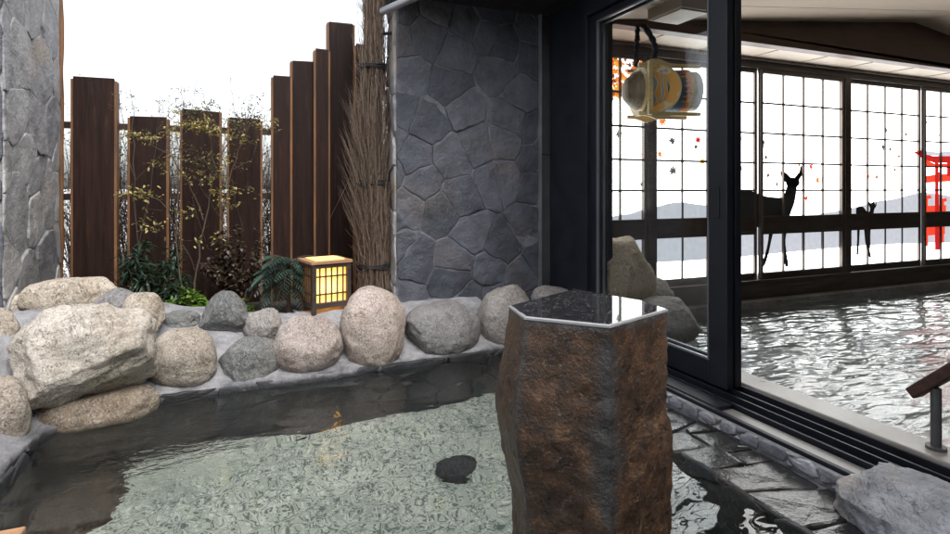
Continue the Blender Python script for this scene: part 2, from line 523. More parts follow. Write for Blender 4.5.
# mortar bed that carries the boulders
bed = MB(); vs = []; fs = []
prof = [(0,-.06),(0,0),(.0,.022),(.012,.034),(.05,.045),(.1,.07),(.16,.12),(.22,.17),(.3,.22),(.4,.27),(.52,.29),(.70,.26)]
NP = len(prof)
for i, (x, y) in enumerate(ed):
    a = ed[max(0, i-1)]; b = ed[min(len(ed)-1, i+1)]
    t = Vector((b[0]-a[0], b[1]-a[1], 0)).normalized(); n = Vector((-t.y, t.x, 0))
    hb = 1.0
    if x < .1: hb = 1.0+.75*min(1, (.1-x)/.7)
    for k, (d, z) in enumerate(prof):
        zz = z if z < .05 else .05+(z-.05)*hb
        w = (.022*noise.noise(Vector((x*6+d*9, y*6, 3)))+.012*noise.noise(Vector((x*19+d*25, y*19, 8))))*(1 if d > 0 else .45)
        vs.append((x+n.x*(d+w*.6), y+n.y*(d+w*.6), zz+(w if d > .02 else w*.2)))
for i in range(len(ed)-1):
    for k in range(NP-1):
        fs.append((i*NP+k, (i+1)*NP+k, (i+1)*NP+k+1, i*NP+k+1))
bed.add(vs, fs)
tag(bed.build('mortar_bed', M['mortar'], smooth=True), kind='structure')
# garden soil behind the bed and fence
s = MB().box(-2.4, 1.6, 3.75, 4.85, .02, .235)
s.box(-3.0, -1.15, .3, 3.75, -.2, .30)
tag(s.build('garden_soil', M['soil']), kind='structure')

# pool shell
DEPTH = -.70
XR, YS = 1.62, .55
wall = MB()
for i in range(len(ed)-1):
    (ax, ay), (bx, by) = ed[i], ed[i+1]
    wall.add([(ax,ay,DEPTH),(bx,by,DEPTH),(bx,by,-.055),(ax,ay,-.055)], [(0,1,2,3)])
wall.box(XR, XR+.03, YS, 3.40, DEPTH, -.004)
wall.box(-.85, XR, YS-.05, YS, DEPTH, .02)
# dark stones set into the pool's back and side walls, a few mm inside it
flagstones(wall, 2.45, .74, 8, 3, (-.80,3.225,DEPTH), (.9986,.047,0), (0,0,1), (.0,-1,0), 5, .01, .018)
flagstones(wall, 2.3, .74, 7, 3, (-.795,.6,DEPTH), (-.012,1,0), (0,0,1), (1,0,0), 6, .01, .018)
flagstones(wall, 2.7, .74, 7, 3, (XR-.002,.6,DEPTH), (0,1,0), (0,0,1), (-1,0,0), 7, .01, .018)
tag(wall.build('pool_wall', M['poolwall']), kind='structure')
fl = MB().add([(-.9,YS,DEPTH),(XR+.02,YS,DEPTH),(XR+.02,3.45,DEPTH),(-.9,3.45,DEPTH)], [(0,1,2,3)])
tag(fl.build('pool_floor', M['pool_floor'], fix=False), kind='structure')
# water sheet
wp = [(x, y, 0) for x, y in ed] + [(XR,3.37,0),(XR,YS,0)]
me = bpy.data.meshes.new('pool_water'); bm = bmesh.new()
f_ = bm.faces.new([bm.verts.new(p) for p in wp]); f_.normal_update()
if f_.normal.z < 0: f_.normal_flip()
bmesh.ops.triangulate(bm, faces=bm.faces)
bm.to_mesh(me); bm.free()
tag(link('pool_water', me, M['water_out']), kind='structure')

# paving beside the door, and its curb
pv = MB(); pv.box(XR+.002, 1.945, .2, 3.40, -.06, .004)
pvo = tag(pv.build('paving_bed', M['joint']), kind='structure')
pf = MB(); rnd = random.Random(22); cells_ = []; y = 0.0; W3 = .338
while y < 3.0:
    L3 = rnd.uniform(.12, .24); sk0 = rnd.uniform(-.03, .03); sk = rnd.uniform(-.05, .05)
    if y == 0: prev = 0
    m3 = W3*rnd.uniform(.4, .66)
    y2 = y+L3
    if rnd.random() < .6:
        k3 = rnd.uniform(.35, .65)
        cells_.append([(0,y+prev),(m3,y+prev*.3),(m3+.02,y2+sk*.3),(0,y2+sk)])
        yk = y+L3*k3
        cells_.append([(m3,y+prev*.3),(W3,y-prev),(W3,yk),(m3+.01,yk+.02)]); cells_.append([(m3+.01,yk+.02),(W3,yk),(W3,y2-sk),(m3+.02,y2+sk*.3)])
    else: cells_.append([(0,y+prev),(W3*.5,y+prev*.3),(W3,y-prev),(W3,y2-sk),(W3*.5,y2+sk*.3),(0,y2+sk)])
    y = y2; prev = sk
flagstones(pf, .345, 3.3, 1, 1, (XR-.012,.4,.003), (1,0,0), (0,1,0), (0,0,1), 22, .0065, .014, 0, .0, .006, cells=cells_)
tag(pf.build('slate_paving', M['paving']), kind='structure')
cb = MB(); cb.box(1.958, 2.0, .2, 3.75, -.06, .052)
co = tag(cb.build('curb', M['joint_pale'], bevel=.004), kind='structure')
cf = MB(); flagstones(cf, 3.4, .056, 30, 1, (1.957,.3,.012), (0,1,0), (0,0,1), (-1,0,0), 31, .004, .012, 1, .0, .004)
tag(cf.build('curb_stones', M['curbstone']), kind='structure')
cp = MB().box(2.03, 2.115, .2, 1.97, .0, .055)
tag(cp.build('door_ledge', M['ledge'], bevel=.004), kind='structure')
cp = MB().box(2.372, 2.53, .1, 3.68, -.5, .086)
tag(cp.build('pool_coping', M['coping'], bevel=.006), kind='structure')
cp = MB().box(2.535, 10, 3.68, 3.80, -.5, .072)
tag(cp.build('far_coping', M['granite_grey'], bevel=.006), kind='structure')

# left stone pier
pr = MB(); pr.box(-2.6, -1.125, 3.50, 4.42, -.1, 3.9)
tag(pr.build('pier_core', M['joint_pale']), kind='structure')
root = empty('stone_pier', (-1.5,3.5,.2)); tag(root, 'pale flagstone pier rising out of frame at the left edge', 'stone pier')
q = MB(); flagstones(q, .93, 3.6, 3, 12, (-1.124,3.49,.2), (0,1,0), (0,0,1), (1,0,0), 41, .0025, .008)
q.build('side_cladding', M['pierstone'], root).matrix_parent_inverse = Matrix.Translation((1.5,-3.5,-.2))
q = MB(); flagstones(q, 1.45, 3.6, 4, 10, (-2.57,3.499,.2), (1,0,0), (0,0,1), (0,-1,0), 42, .004, .012)
q.build('front_cladding', M['wallstone'], root).matrix_parent_inverse = Matrix.Translation((1.5,-3.5,-.2))  # darker stone than the side, painting in the shade on this face
# keep the pier as one thing
core = bpy.data.objects['pier_core']; core.parent = root; core.matrix_parent_inverse = Matrix.Translation((1.5,-3.5,-.2))
core.name = 'core'; del core['kind']

# dark stone wall next to the door
SWY = 3.85
root = empty('stone_wall', (1.5,SWY,.2)); tag(root, 'dark wall of irregular flagstones left of the sliding glass door', 'stone wall')
inv = Matrix.Translation((-1.5,-SWY,-.2))
q = MB(); q.box(.985, 2.12, SWY+.0, SWY+.24, -.1, 2.9)
q.build('core', M['joint'], root).matrix_parent_inverse = inv
q = MB(); flagstones(q, 1.13, 2.6, 5, 10, (.985,SWY,.2), (1,0,0), (0,0,1), (0,-1,0), 57, .0028, .008, 0, .05, .016)
q.build('flagstone_face', M['wallstone'], root).matrix_parent_inverse = inv
q = MB(); flagstones(q, .23, 2.6, 1, 10, (.985,SWY+.235,.2), (0,-1,0), (0,0,1), (-1,0,0), 52, .004, .018)
q.build('end_face', M['pierstone'], root).matrix_parent_inverse = inv  # paler stone than the front, painting in the brighter light on this end
q = MB(); q.box(2.118, 2.132, SWY-.03, SWY+.02, .1, 2.7)
q.build('edge_bead', M['pipe'], root).matrix_parent_inverse = inv
root = empty('wall_panel', (2.2,SWY,.1)); tag(root, 'smooth dark grey wall panel between the flagstones and the door frame', 'wall panel')
inv = Matrix.Translation((-2.2,-SWY,-.1))
q = MB(); q.box(2.135, 2.42, SWY-.012, SWY+.2, 1.355, 2.9); q.build('panel', M['dark_panel'], root, bevel=.004).matrix_parent_inverse = inv
q = MB(); q.box(2.135, 2.42, SWY, SWY+.2, -.1, 1.348); q.build('panel', M['dark_panel'], root, bevel=.004).matrix_parent_inverse = inv

# eave over the wall, with its gutter pipe
root = empty('eave', (1.6,2.6,2.4)); tag(root, 'dark boarded eave above the flagstone wall and the door', 'eave')
inv = Matrix.Translation((-1.6,-2.6,-2.4))
q = MB()
for k in range(11):
    x0 = 1.02+k*.122
    q.box(x0, x0+.118, -.6 if x0 > 1.85 else 3.25, 4.3, 2.44, 2.47)
q.build('soffit_boards', M['eave'], root).matrix_parent_inverse = inv
q = MB(); q.box(.98, 1.85, 3.22, 4.35, 2.475, 2.60); q.box(1.85, 2.5, -.6, 4.35, 2.475, 2.60); q.build('roof_deck', M['dark_panel'], root).matrix_parent_inverse = inv
q = MB(); q.box(.94, .976, 3.2, 4.35, 2.40, 2.62); q.box(.978, 1.85, 3.18, 3.215, 2.40, 2.62); q.build('fascia', M['eave'], root).matrix_parent_inverse = inv
a = ony(383, 11, 3.72); b = ony(440, -14, 3.0)
q = MB(); q.tube([a, a.lerp(b, .5), b, b+Vector((.2,-.6,.16))], .026, 14)
o = q.build('drain_pipe', M['pipe'], smooth=True); tag(shift(o), 'grey metal pipe slanting under the eave at the top of the picture', 'pipe')
a = ony(366, 36, 4.1); b = ony(398, 32, 3.87)
q = MB(); q.tube([a, b], .012, 8); q.build('wall_bracket', M['frame_black']); tag(shift(bpy.data.objects['wall_bracket']), 'short dark rod joining the brushwood bundle to the flagstone wall', 'bracket')

root = empty('unseen_veranda', (-.5,-.4,-.1)); tag(root, 'dark building front and roof behind the camera, the roof added unseen to dim the front light', 'building')
inv = Matrix.Translation((.5,.4,.1))
q = MB(); q.box(-3.2, .93, -1.3, -.25, 2.62, 2.70); q.build('roof', M['eave'], root).matrix_parent_inverse = inv  # out of view, added and sized to shape the light from behind
q = MB(); q.box(-3.2, 2.18, -1.42, -1.30, -.1, 2.70); q.build('wall', M['dark_panel'], root).matrix_parent_inverse = inv
q = MB(); q.box(-3.2, 2.0, -1.30, .495, -.1, .05); q.build('step', M['coping'], root).matrix_parent_inverse = inv

# ================================================================== FENCE
def fence(name, boards, rails, label, x0, y=4.5):
    root = empty(name, (x0, y, .2)); tag(root, label, 'fence')
    for (bx0, bx1, top, yo) in boards:
        q = MB()
        q.box(0, bx1-bx0, -.03, .0, 0, top-.1)
        rb = random.Random(int(top*1000)); q.v = [(a, b+.004*rb.uniform(-1,1), c+(.012*rb.uniform(-1,1) if c > 0 else 0)) for a, b, c in q.v]
        bo = q.build('board', M['board'], root, (bx0-x0, yo, -.1), bevel=.004)
        e = MB(); e.box(-.014, .002, -.026, .055, 0, top-.11); e.box(bx1-bx0-.002, bx1-bx0+.014, -.026, .055, 0, top-.11)
        e.build('edge_strip', M['board_edge'], bo)
    for (rx0, rx1, z) in rails:
        q = MB().box(rx0-x0, rx1-x0, .06, .105, z-.2-.022, z-.2+.022)
        q.build('rail', M['rail_wood'], root)
    return root
e_ = EYE
fence('board_fence', [(-1.062,-.825,e_+.74,0),(-.74,-.515,e_+.50,.03),(-.415,-.172,e_+.565,.02),(-.108,.108,e_+.515,.04)],
      [(-1.16,.30,e_+.43),(-1.16,.30,e_-.06)], 'low fence of four wide dark brown boards behind the shrubs', -.45)
fence('tall_fence', [(.196,.318,e_+.845,0),(.336,.49,e_+.985,.04),(.505,.60,e_+1.075,-.01),(.612,.80,e_+1.315,.035),(.815,.97,e_+1.14,-.01)],
      [(.18,1.0,e_+.45),(.18,1.0,e_-.06)], 'tall stepped fence of close dark brown boards beside the brushwood bundle', .6)
q = MB()
rnd = random.Random(4)
p0 = Vector((-1.128,4.46,.1))
q.tube([p0+Vector((.004*math.sin(k*2.1),.004*math.cos(k*1.3),k*.16)) for k in range(26)], [.019+.003*math.sin(k*1.7) for k in range(26)], 9)
tag(shift(q.build('garden_post', M['board_edge'], smooth=True)), 'thin rusty orange pole standing against the stone pier', 'pole')

# twig screen behind the fence
rnd = random.Random(11)
tw = MB()
for k in range(760):
    x = rnd.uniform(-1.12, .34); y = rnd.uniform(4.66, 4.84)
    h = rnd.uniform(.8,1.5) if rnd.random() > .05 else rnd.uniform(1.5, 1.85)
    p = Vector((x, y, .1)); pts = [p.copy()]
    dx, dy = rnd.gauss(0,.035), rnd.gauss(0,.02)
    n = 6
    for i in range(n):
        p = p + Vector((dx+rnd.gauss(0,.016), dy+rnd.gauss(0,.01), h/n)); pts.append(p.copy())
    tw.tube(pts, [rnd.uniform(.0022,.0045)*(1-.12*i) for i in range(n+1)], 3, rnd.random(), cap=False)
    for i in range(2, n+1):
        for _ in range(3):
            d = Vector((rnd.gauss(0,1), rnd.gauss(0,.5), rnd.uniform(.2,1.2))).normalized()
            b = pts[i].lerp(pts[i-1], rnd.random()); L = rnd.uniform(.02,.07)
            tw.tube([b, b+d*L], [.0016,.0008], 3, rnd.random(), cap=False)
            if rnd.random() < .6: tw.leaf(b+d*L, d, Vector((0,1,0)), rnd.uniform(.012,.028), .008, rnd.random())
o = tw.build('twig_hedge', M['twig_back'], fix=False)
tag(shift(o), 'hedge of thin bare twigs seen in the bright gaps between fence boards', 'twig hedge')

# ================================================================== BRUSHWOOD BUNDLE
root = empty('brushwood_bundle', (.86, 4.02, .12)); tag(root, 'tall bundle of dry brushwood tied with black cord beside the flagstone wall', 'brushwood')
rnd = random.Random(8); q = MB()
def brad(z):   # radius of the bundle over height
    pts = [(0,.115),(.35,.11),(.42,.098),(.72,.112),(.95,.105),(1.02,.098),(1.45,.122),(1.75,.09),(1.90,.078),(2.3,.06),(2.9,.09)]
    for (a, ra), (b, rb) in zip(pts, pts[1:]):
        if a <= z <= b: return ra+(rb-ra)*(z-a)/(b-a)
    return .06
for k in range(820):
    z0 = rnd.uniform(-.05, 2.1) if k > 260 else rnd.uniform(-.05,.5)
    L = rnd.uniform(.5, 1.1); a = rnd.uniform(0, 2*PI); rr = math.sqrt(rnd.random())*.5+.5
    pts = []; n = 6; aw = rnd.gauss(0,.4)
    fly = rnd.uniform(.1, .55) if rnd.random() < .3 else 0
    for i in range(n+1):
        t = i/n; z = z0+L*t
        r = brad(z)*rr + fly*.16*t*t
        aa = a+aw*t
        pts.append(Vector((r*math.cos(aa)+rnd.gauss(0,.007), r*math.sin(aa)+rnd.gauss(0,.007), z)))
    th = rnd.uniform(.0014,.0034)
    q.tube(pts, [th*(1-.6*i/n) for i in range(n+1)], 3, rnd.random(), cap=False)
    for _ in range(4):
        i = rnd.randint(2, n); b = pts[i]
        d = Vector((math.cos(a)*rnd.uniform(.0,.9)+rnd.gauss(0,.3), math.sin(a)*rnd.uniform(0,.9)+rnd.gauss(0,.3), rnd.uniform(.8,1.6))).normalized()
        Lb = rnd.uniform(.04,.13)
        q.tube([b, b+d*Lb*.5, b+d*Lb+Vector((rnd.gauss(0,.008),rnd.gauss(0,.008),.01))], [.0014,.0011,.0006], 3, rnd.random(), cap=False)
# flaring side spray on the left
for k in range(330):
    z0 = rnd.uniform(.55, 1.35); a = rnd.uniform(.75*PI, 1.45*PI)
    b = Vector((.10*math.cos(a), .10*math.sin(a), z0)); d = Vector((math.cos(a)*rnd.uniform(.12,.5), math.sin(a)*rnd.uniform(.1,.35), 1)).normalized(); L = rnd.uniform(.15,.42)
    pts = [b+d*L*i/4+Vector((rnd.gauss(0,.005),rnd.gauss(0,.005),0)) for i in range(5)]
    q.tube(pts, [.0018,.0016,.0013,.001,.0006], 3, rnd.random(), cap=False)
for k in range(3):
    q.tube([(0,0,-.05),(0,0,.9),(0,0,1.7),(0,0,2.6)], [.09,.08,.06,.04], 9, .15)
    break
q.build('twigs', M['twig'], root, fix=False)
for z in (.40, 1.0, 1.83):
    t_ = MB()
    for w in range(3):
        pts = [Vector(((brad(z)+.008)*math.cos(a), (brad(z)+.008)*math.sin(a), z+w*.013+.006*math.sin(a*2+w))) for a in [2*PI*i/20 for i in range(21)]]
        t_.tube(pts, .007, 6)
    t_.tube([(-.07,-brad(z),z),(-.11,-brad(z)-.03,z-.02),(-.15,-brad(z)-.02,z+.01)], .005, 5)
    t_.build('cord_tie', M['tie'], root, smooth=True)

# ================================================================== LANTERN
L = ony(325, 318, 3.86)
root = empty('garden_lantern', (L.x, L.y, .235), R(13)); tag(root, 'lit square wooden garden lantern with black bars and yellow paper', 'lantern')
W, H = .118, .275
ZB = .085
q = MB()
for sx in (-1,1):
    for sy in (-1,1):
        q.box(sx*W-.014, sx*W+.014, sy*W-.014, sy*W+.014, 0, ZB+H)
for sx in (-1,1):
    q.box(sx*W-.013, sx*W+.013, -W+.014, W-.014, ZB-.01, ZB+.026); q.box(sx*W-.013, sx*W+.013, -W+.014, W-.014, ZB+H-.026, ZB+H-.001)
    q.box(-W+.014, W-.014, sx*W-.013, sx*W+.013, ZB-.01, ZB+.026); q.box(-W+.014, W-.014, sx*W-.013, sx*W+.013, ZB+H-.026, ZB+H-.001)
q.build('frame', M['frame_brown'], root, bevel=.003)
def lan_mat():
    m = Mat('lit_washi_paper')
    g = m.n.new('ShaderNodeVectorMath'); g.operation = 'DISTANCE'; m.l.new(m.co, g.inputs[0]); g.inputs[1].default_value = (-.03,-.15,.22)
    c = m.ramp(g.outputs['Value'], [(0, (1,.58,.15)), (.22, (.95,.38,.05))])
    fib = m.ramp(m.noise(60, 3), [(.3, .85), (.7, 1.1)])
    c = m.mix(1, c, fib, 'MULTIPLY')
    hot = m.ramp(g.outputs['Value'], [(0, 1.5), (.12, .85), (.3, .5)])
    return m.set((.7,.5,.25), .7, **{'Emission Color': c, 'Emission Strength': hot})
M['paper'] = lan_mat()
q = MB(); w = W-.016; z0, z1 = ZB+.02, ZB+H-.02
q.box(-w, w, -w-.003, -w, z0, z1); q.box(-w, w, w, w+.003, z0, z1); q.box(-w-.003, -w, -w+.003, w-.003, z0, z1); q.box(w, w+.003, -w+.003, w-.003, z0, z1)
q.build('paper', M['paper'], root)
for sx, along in ((-1,'x'),(1,'x'),(-1,'y'),(1,'y')):
    q = MB()
    for k in range(1, 6):
        u = -W+2*W*k/6
        if along == 'x': q.box(u-.004, u+.004, sx*W-.007, sx*W+.004, ZB+.026, ZB+H-.026)
        else: q.box(sx*W-.007, sx*W+.004, u-.004, u+.004, ZB+.026, ZB+H-.026)
    for z in (ZB+.075, ZB+H-.085):
        if along == 'x': q.box(-W+.014, W-.014, sx*W-.009, sx*W+.006, z, z+.009)
        else: q.box(sx*W-.009, sx*W+.006, -W+.014, W-.014, z, z+.009)
    q.build('lattice', M['frame_brown'], root)
q = MB(); q.box(-W-.022, W+.022, -W-.022, W+.022, ZB+H, ZB+H+.02)
q.build('top_board', M['pale_wood'], root, bevel=.003)
q = MB(); q.box(-W+.02, W-.02, -W+.02, W-.02, ZB+H+.0205, ZB+H+.026)
q.build('top_paper', M['paper'], root)

# ================================================================== BOULDERS
GR = 'boulders bedded round the outdoor pool'
rock_px(14,153,300,410,3.13,M['granite_big'],'largest pale boulder with a rough slanting face, overhanging the water at the left',3,dy=.8,cuts=3,rough=.15,sq=.86,group=GR,cut_depth=(.72,.92),extra=[((.15,-.95,.25),.72),((.45,-.65,-.8),.56),((0,.1,1),.86)],sub=6)
rock_px(24,156,380,440,3.14,M['slab_tan'],'flat tan slab at the waterline under the largest boulder',14,dy=.5,cuts=3,rough=.08,group=GR,extra=[((0,0,1),.5)])
rock_px(20,118,274,322,3.62,M['granite_tan'],'long flat beige boulder lying behind the largest one',25,dy=.45,cuts=3,rough=.07,group=GR,extra=[((0,0,1),.75)])
rock_px(-16,26,294,318,3.62,M['granite_big'],'small flat pale stone at the foot of the stone pier',36,dy=.8,cuts=2,group=GR)
rock_px(-34,19,310,372,3.32,M['granite_tan'],'tan boulder cut by the left edge of the picture above the lowest one',47,dy=.8,cuts=2,group=GR)
rock_px(-45,29,376,464,2.95,M['granite_tan'],'round tan boulder lowest at the left edge of the pool',58,dy=.8,cuts=2,group=GR)
rock_px(92,142,290,330,3.55,M['granite_grey'],'grey brown boulder behind the right shoulder of the largest one',69,dy=.8,cuts=3,group=GR)
rock_px(122,166,291,342,3.48,M['granite_tan'],'upright rough brown boulder above the round beige one',70,dy=.8,cuts=4,group=GR)
rock_px(158,200,310,334,3.62,M['granite_blue'],'low blue grey stone below the bright green shrub',81,dy=.8,cuts=1,group=GR)
rock_px(200,251,290,338,3.60,M['granite_blue'],'dark blue grey peaked boulder under the shrubs',92,dy=.7,cuts=4,rough=.12,group=GR,extra=[((.8,-.2,.6),.6),((-.8,-.2,.55),.62)])
rock_px(244,285,308,346,3.56,M['granite_grey'],'small grey boulder right of the peaked blue grey one',103,dy=.8,cuts=4,group=GR)
rock_px(146,218,328,390,3.37,M['granite_tan'],'round beige boulder right beside the largest one',114,dy=.75,cuts=2,rough=.06,group=GR)
rock_px(218,283,337,388,3.39,M['granite_blue'],'angular dark grey stone low on the pool rim between two beige boulders',125,dy=.6,cuts=6,rough=.12,group=GR)
rock_px(274,341,316,374,3.38,M['granite_pink'],'round speckled beige boulder left of the tall one',136,dy=.75,cuts=2,rough=.05,group=GR)
rock_px(341,403,288,370,3.42,M['granite_pink'],'tall egg-shaped pinkish boulder in front of the brushwood bundle',147,dy=.85,cuts=2,rough=.06,sq=.85,group=GR)
rock_px(401,479,302,360,3.50,M['granite_grey'],'wide grey boulder in front of the flagstone wall',158,dy=.7,cuts=3,rough=.08,group=GR)
rock_px(480,530,286,352,3.52,M['granite_grey'],'upright grey boulder just left of the stone column',169,dy=.8,cuts=3,rough=.07,group=GR)
rock_px(530,572,286,330,3.60,M['granite_grey'],'grey boulder half hidden behind the stone column',171,dy=.8,cuts=3,group=GR)
# rocks off the left of the frame that keep the rim going
for k, (x, y, r) in enumerate([(-1.02,2.55,.2),(-1.05,2.12,.22),(-1.03,1.7,.19),(-1.3,2.75,.22)]):
    pass
# big slab rock bottom right on the paving
boulder('boulder', (1.90,.92,.06), (.175,.34,.18), M['rock_lav'], 'flat violet grey rock lying on the paving at the lower right', 205, cuts=7, rough=.17, rz=R(-3), tilt=R(-4), sq=.75, sub=6, extra=[((-.55,0,.8),.68),((0,0,1),.72)])
# submerged dark stone and bench
o = boulder('drain_stone', (.975,2.62,DEPTH+.03), (.11,.10,.06), M['dark_stone'], 'small dark stone lying on the pale pool floor under water', 301, cuts=2, sub=4); 
boulder('submerged_rock', (-.70,2.95,DEPTH-.02), (.20,.36,.13), M['rock_brown'], 'large brown rock under water below the overhanging boulder', 311, cuts=0, rough=.2, extra=[((0,0,1),.6)])
# indoor rocks
GI = 'boulders at the corner of the indoor bath'
rock_px(588,650,238,330,3.42,M['granite_warm'],'tall tan boulder seen through the glass in the corner of the indoor bath',401,dy=.7,cuts=4,rough=.09,sq=.85,group=GI)
rock_px(640,671,278,330,3.45,M['granite_grey'],'small dark boulder between the tan and the round grey one behind the glass',412,dy=.9,cuts=3,group=GI)
rock_px(632,692,296,350,3.12,M['granite_grey'],'round grey boulder in the indoor bath behind the glass',423,dy=.8,cuts=1,rough=.05,group=GI)

# ================================================================== STONE COLUMN
root = None
ZT = EYE-.32
tops = [onz(508.7,307,ZT), onz(524.5,318.4,ZT), onz(609.5,327,ZT), onz(668,310.5,ZT), onz(643,302,ZT), onz(574,290,ZT)]
cen = sum(tops, Vector())/6
loc = Vector((cen.x, cen.y, DEPTH))
NS = 22
me = bpy.data.meshes.new('stone_column'); 
base = []
for i in range(6):
    a = tops[i]; b = tops[(i+1) % 6]
    n = max(3, int((b-a).length/.012))
    for k in range(n):
        base.append((a.lerp(b, k/n)-cen, i, k/n))
nb = len(base)
levels = []; z = ZT-DEPTH
hs = [0,.004,.010,.02]
while hs[-1] < z: hs.append(hs[-1]+.014)
verts = []; vein = []
viewdir = Vector((cen.x, cen.y, 0)).normalized()
right = Vector((viewdir.y, -viewdir.x, 0))
for j, h in enumerate(hs):
    for (p, side, t) in base:
        d = Vector((p.x, p.y, 0)); dn = d.normalized()
        k = 1.0
        if j == 0: k = .975
        elif j == 1: k = .992
        w = min(1, h/.06)
        # horizontal waviness of the broken sides
        q3 = Vector((p.x*3, p.y*3, h*3))
        amp = .007*noise.fractal(q3*2+Vector((7,3,1)), 1, 2, 4) + .004*noise.fractal(q3*9, .9, 2, 3)
        s_ = d.dot(right)
        # left edge swells about a third of the way down, narrows below
        if s_ < 0: amp += .034*math.exp(-((h-.25)/.13)**2)*(-s_/.2) - .010*min(1, max(0,(h-.36)/.1))
        else:
            # flaring broken flange low on the right
            fl_ = 1/(1+math.exp(-(h-.285-.04*noise.noise(Vector((s_*30,0,0))))/.006))
            if d.dot(viewdir) < .10 and s_ > .105: amp += .009*fl_ + .006*noise.noise(Vector((p.x*60,p.y*60,h*5)))*fl_
        cutv = 0
        pos = Vector((p.x, p.y, 0))*k + dn*amp*w
        verts.append((pos.x, pos.y, z-h))
        # pale seam along the corner between the front and right faces
        edge2 = (tops[2]-cen); e1 = (tops[1]-cen); e3 = tops[3]-cen
        dd = (Vector((p.x,p.y,0))-Vector((edge2.x,edge2.y,0))).length
        width = .028+.05*max(0, 1-abs(h-.30)/.14)+.03*noise.noise(Vector((h*14,s_*9,2)))
        vv = max(0, 1-dd/width) if s_ > .0 else 0
        dl = (Vector((p.x,p.y,0))-Vector((e1.x,e1.y,0))).length
        vv = max(vv, .9*max(0, 1-dl/.014))
        if h < .012: vv = 1.0
        vein.append(min(1, vv*1.5))
faces = [tuple(range(nb))]
for j in range(len(hs)-1):
    for i in range(nb):
        i2 = (i+1) % nb
        faces.append((j*nb+i, (j+1)*nb+i, (j+1)*nb+i2, j*nb+i2))
me.from_pydata(verts, [], faces)
corner = [i for i, b_ in enumerate(base) if b_[2] == 0]
cset = set()
for e in me.edges:
    a_, b_ = e.vertices
    if a_ % nb in corner and a_ % nb == b_ % nb: e.use_edge_sharp = True
at = me.attributes.new('vein', 'FLOAT', 'POINT'); at.data.foreach_set('value', vein)
bm = bmesh.new(); bm.from_mesh(me); bmesh.ops.recalc_face_normals(bm, faces=bm.faces); bm.to_mesh(me); bm.free()
def column_mat():
    m = Mat('rusty_basalt')
    n = m.noise(13, 9, .74, m.mp((1.1,1.1,1.4)))
    c = m.ramp(n, [(.30, (.012,.008,.006)), (.46, (.042,.022,.012)), (.60, (.100,.050,.023)), (.76, (.23,.12,.052))])
    sp = m.ramp(m.noise(110, 3, .75), [(.60, 0), (.68, 1)])
    c = m.mix(m.math('MULTIPLY', sp, .55), c, (.34,.24,.17))
    pit = m.ramp(m.noise(38, 5, .7), [(.3, .35), (.5, 1)])
    c = m.mix(1, c, pit, 'MULTIPLY')
    gv = m.ramp(m.noise(24, 5, .6), [(.3, (.020,.018,.018)), (.7, (.065,.062,.062))])
    c = m.mix(m.attr('vein'), c, gv)
    bn = m.bump(m.noise(14, 8, .7), .03, .6)
    bn = m.bump(m.noise(90, 5, .7), .006, .8, bn)
    return m.set(c, m.ramp(n, [(.3, .2), (.7, .5)]), bn)
def polished_mat():
    m = Mat('polished_black_granite')
    g = m.vor(260, out='Color'); sp = m.n.new('ShaderNodeSeparateColor'); m.l.new(g, sp.inputs[0])
    k = m.ramp(sp.outputs[0], [(0, (.018,.018,.02)), (.8, (.03,.03,.033)), (.93, (.16,.16,.17))], 'CONSTANT')
    return m.set(k, .04, None, **{'Specular IOR Level': .9})
M['column'] = column_mat(); M['polished'] = polished_mat()
o = link('stone_column', me, M['column'], None, loc)
for p in me.polygons: p.use_smooth = len(p.vertices) == 4
tag(o, 'rusty brown six-sided stone column with a polished top standing in the pool', 'stone column')
# polished top face with bevelled edge painted pale for its highlight, a part
tp = MB(); n = nb
ring = [Vector((p.x, p.y, 0)) for p, _, _ in base]
vs = [(v.x*1.002, v.y*1.002, z-.003) for v in ring] + [(v.x*1.001, v.y*1.001, z+.002) for v in ring] + [(v.x*kk, v.y*kk, z+.0045) for v, kk in ((v, .972+.010*noise.noise(v*30)) for v in ring)]
fs = []
for r in range(2):
    for i in range(n):
        i2 = (i+1) % n; fs.append((r*n+i, r*n+i2, (r+1)*n+i2, (r+1)*n+i))
tp.add(vs, fs, .5, 0)
tp.add([(v.x*kk, v.y*kk, z+.0045) for v, kk in ((v, .972+.010*noise.noise(v*30)) for v in ring)], [tuple(range(n))], .5, 1)
M['pol_edge'] = plain('highlit_stone_edge', (.30,.30,.31), .25, 0, .2, 90, .001)
tp.build('polished_top', [M['pol_edge'], M['polished']], o)

# ================================================================== GLASS DOOR
DX = 2.25
root = empty('door_frame', (DX, 2.2, .05)); tag(root, 'black metal frame and tracks around the sliding glass doors', 'door frame')
inv = Matrix.Translation((-DX,-2.2,-.05))
def fp(name, *boxes, bevel=.003, mat='frame_black'):
    q = MB()
    for b in boxes: q.box(*b)
    o = q.build(name, M[mat], root, bevel=bevel); o.matrix_parent_inverse = inv; return o
fp('jamb', (DX-.06, DX+.16, 3.296, 3.80, .05, 2.9))
fp('jamb', (DX-.06, DX+.16, -.10, .0, .05, 2.9))
fp('header', (DX-.06, DX+.16, .0, 3.296, 2.285, 2.9))
fp('sill', (2.003, 2.028, .2, 3.75, .0, .066), (2.028, 2.116, 1.972, 3.75, .0, .072), (2.118, 2.37, .0, 3.33, -.05, .045))
for x in (2.125, 2.205, 2.275, 2.352):
    fp('track', (x, x+.010, .0, 3.33, .045, .074), bevel=.0015)
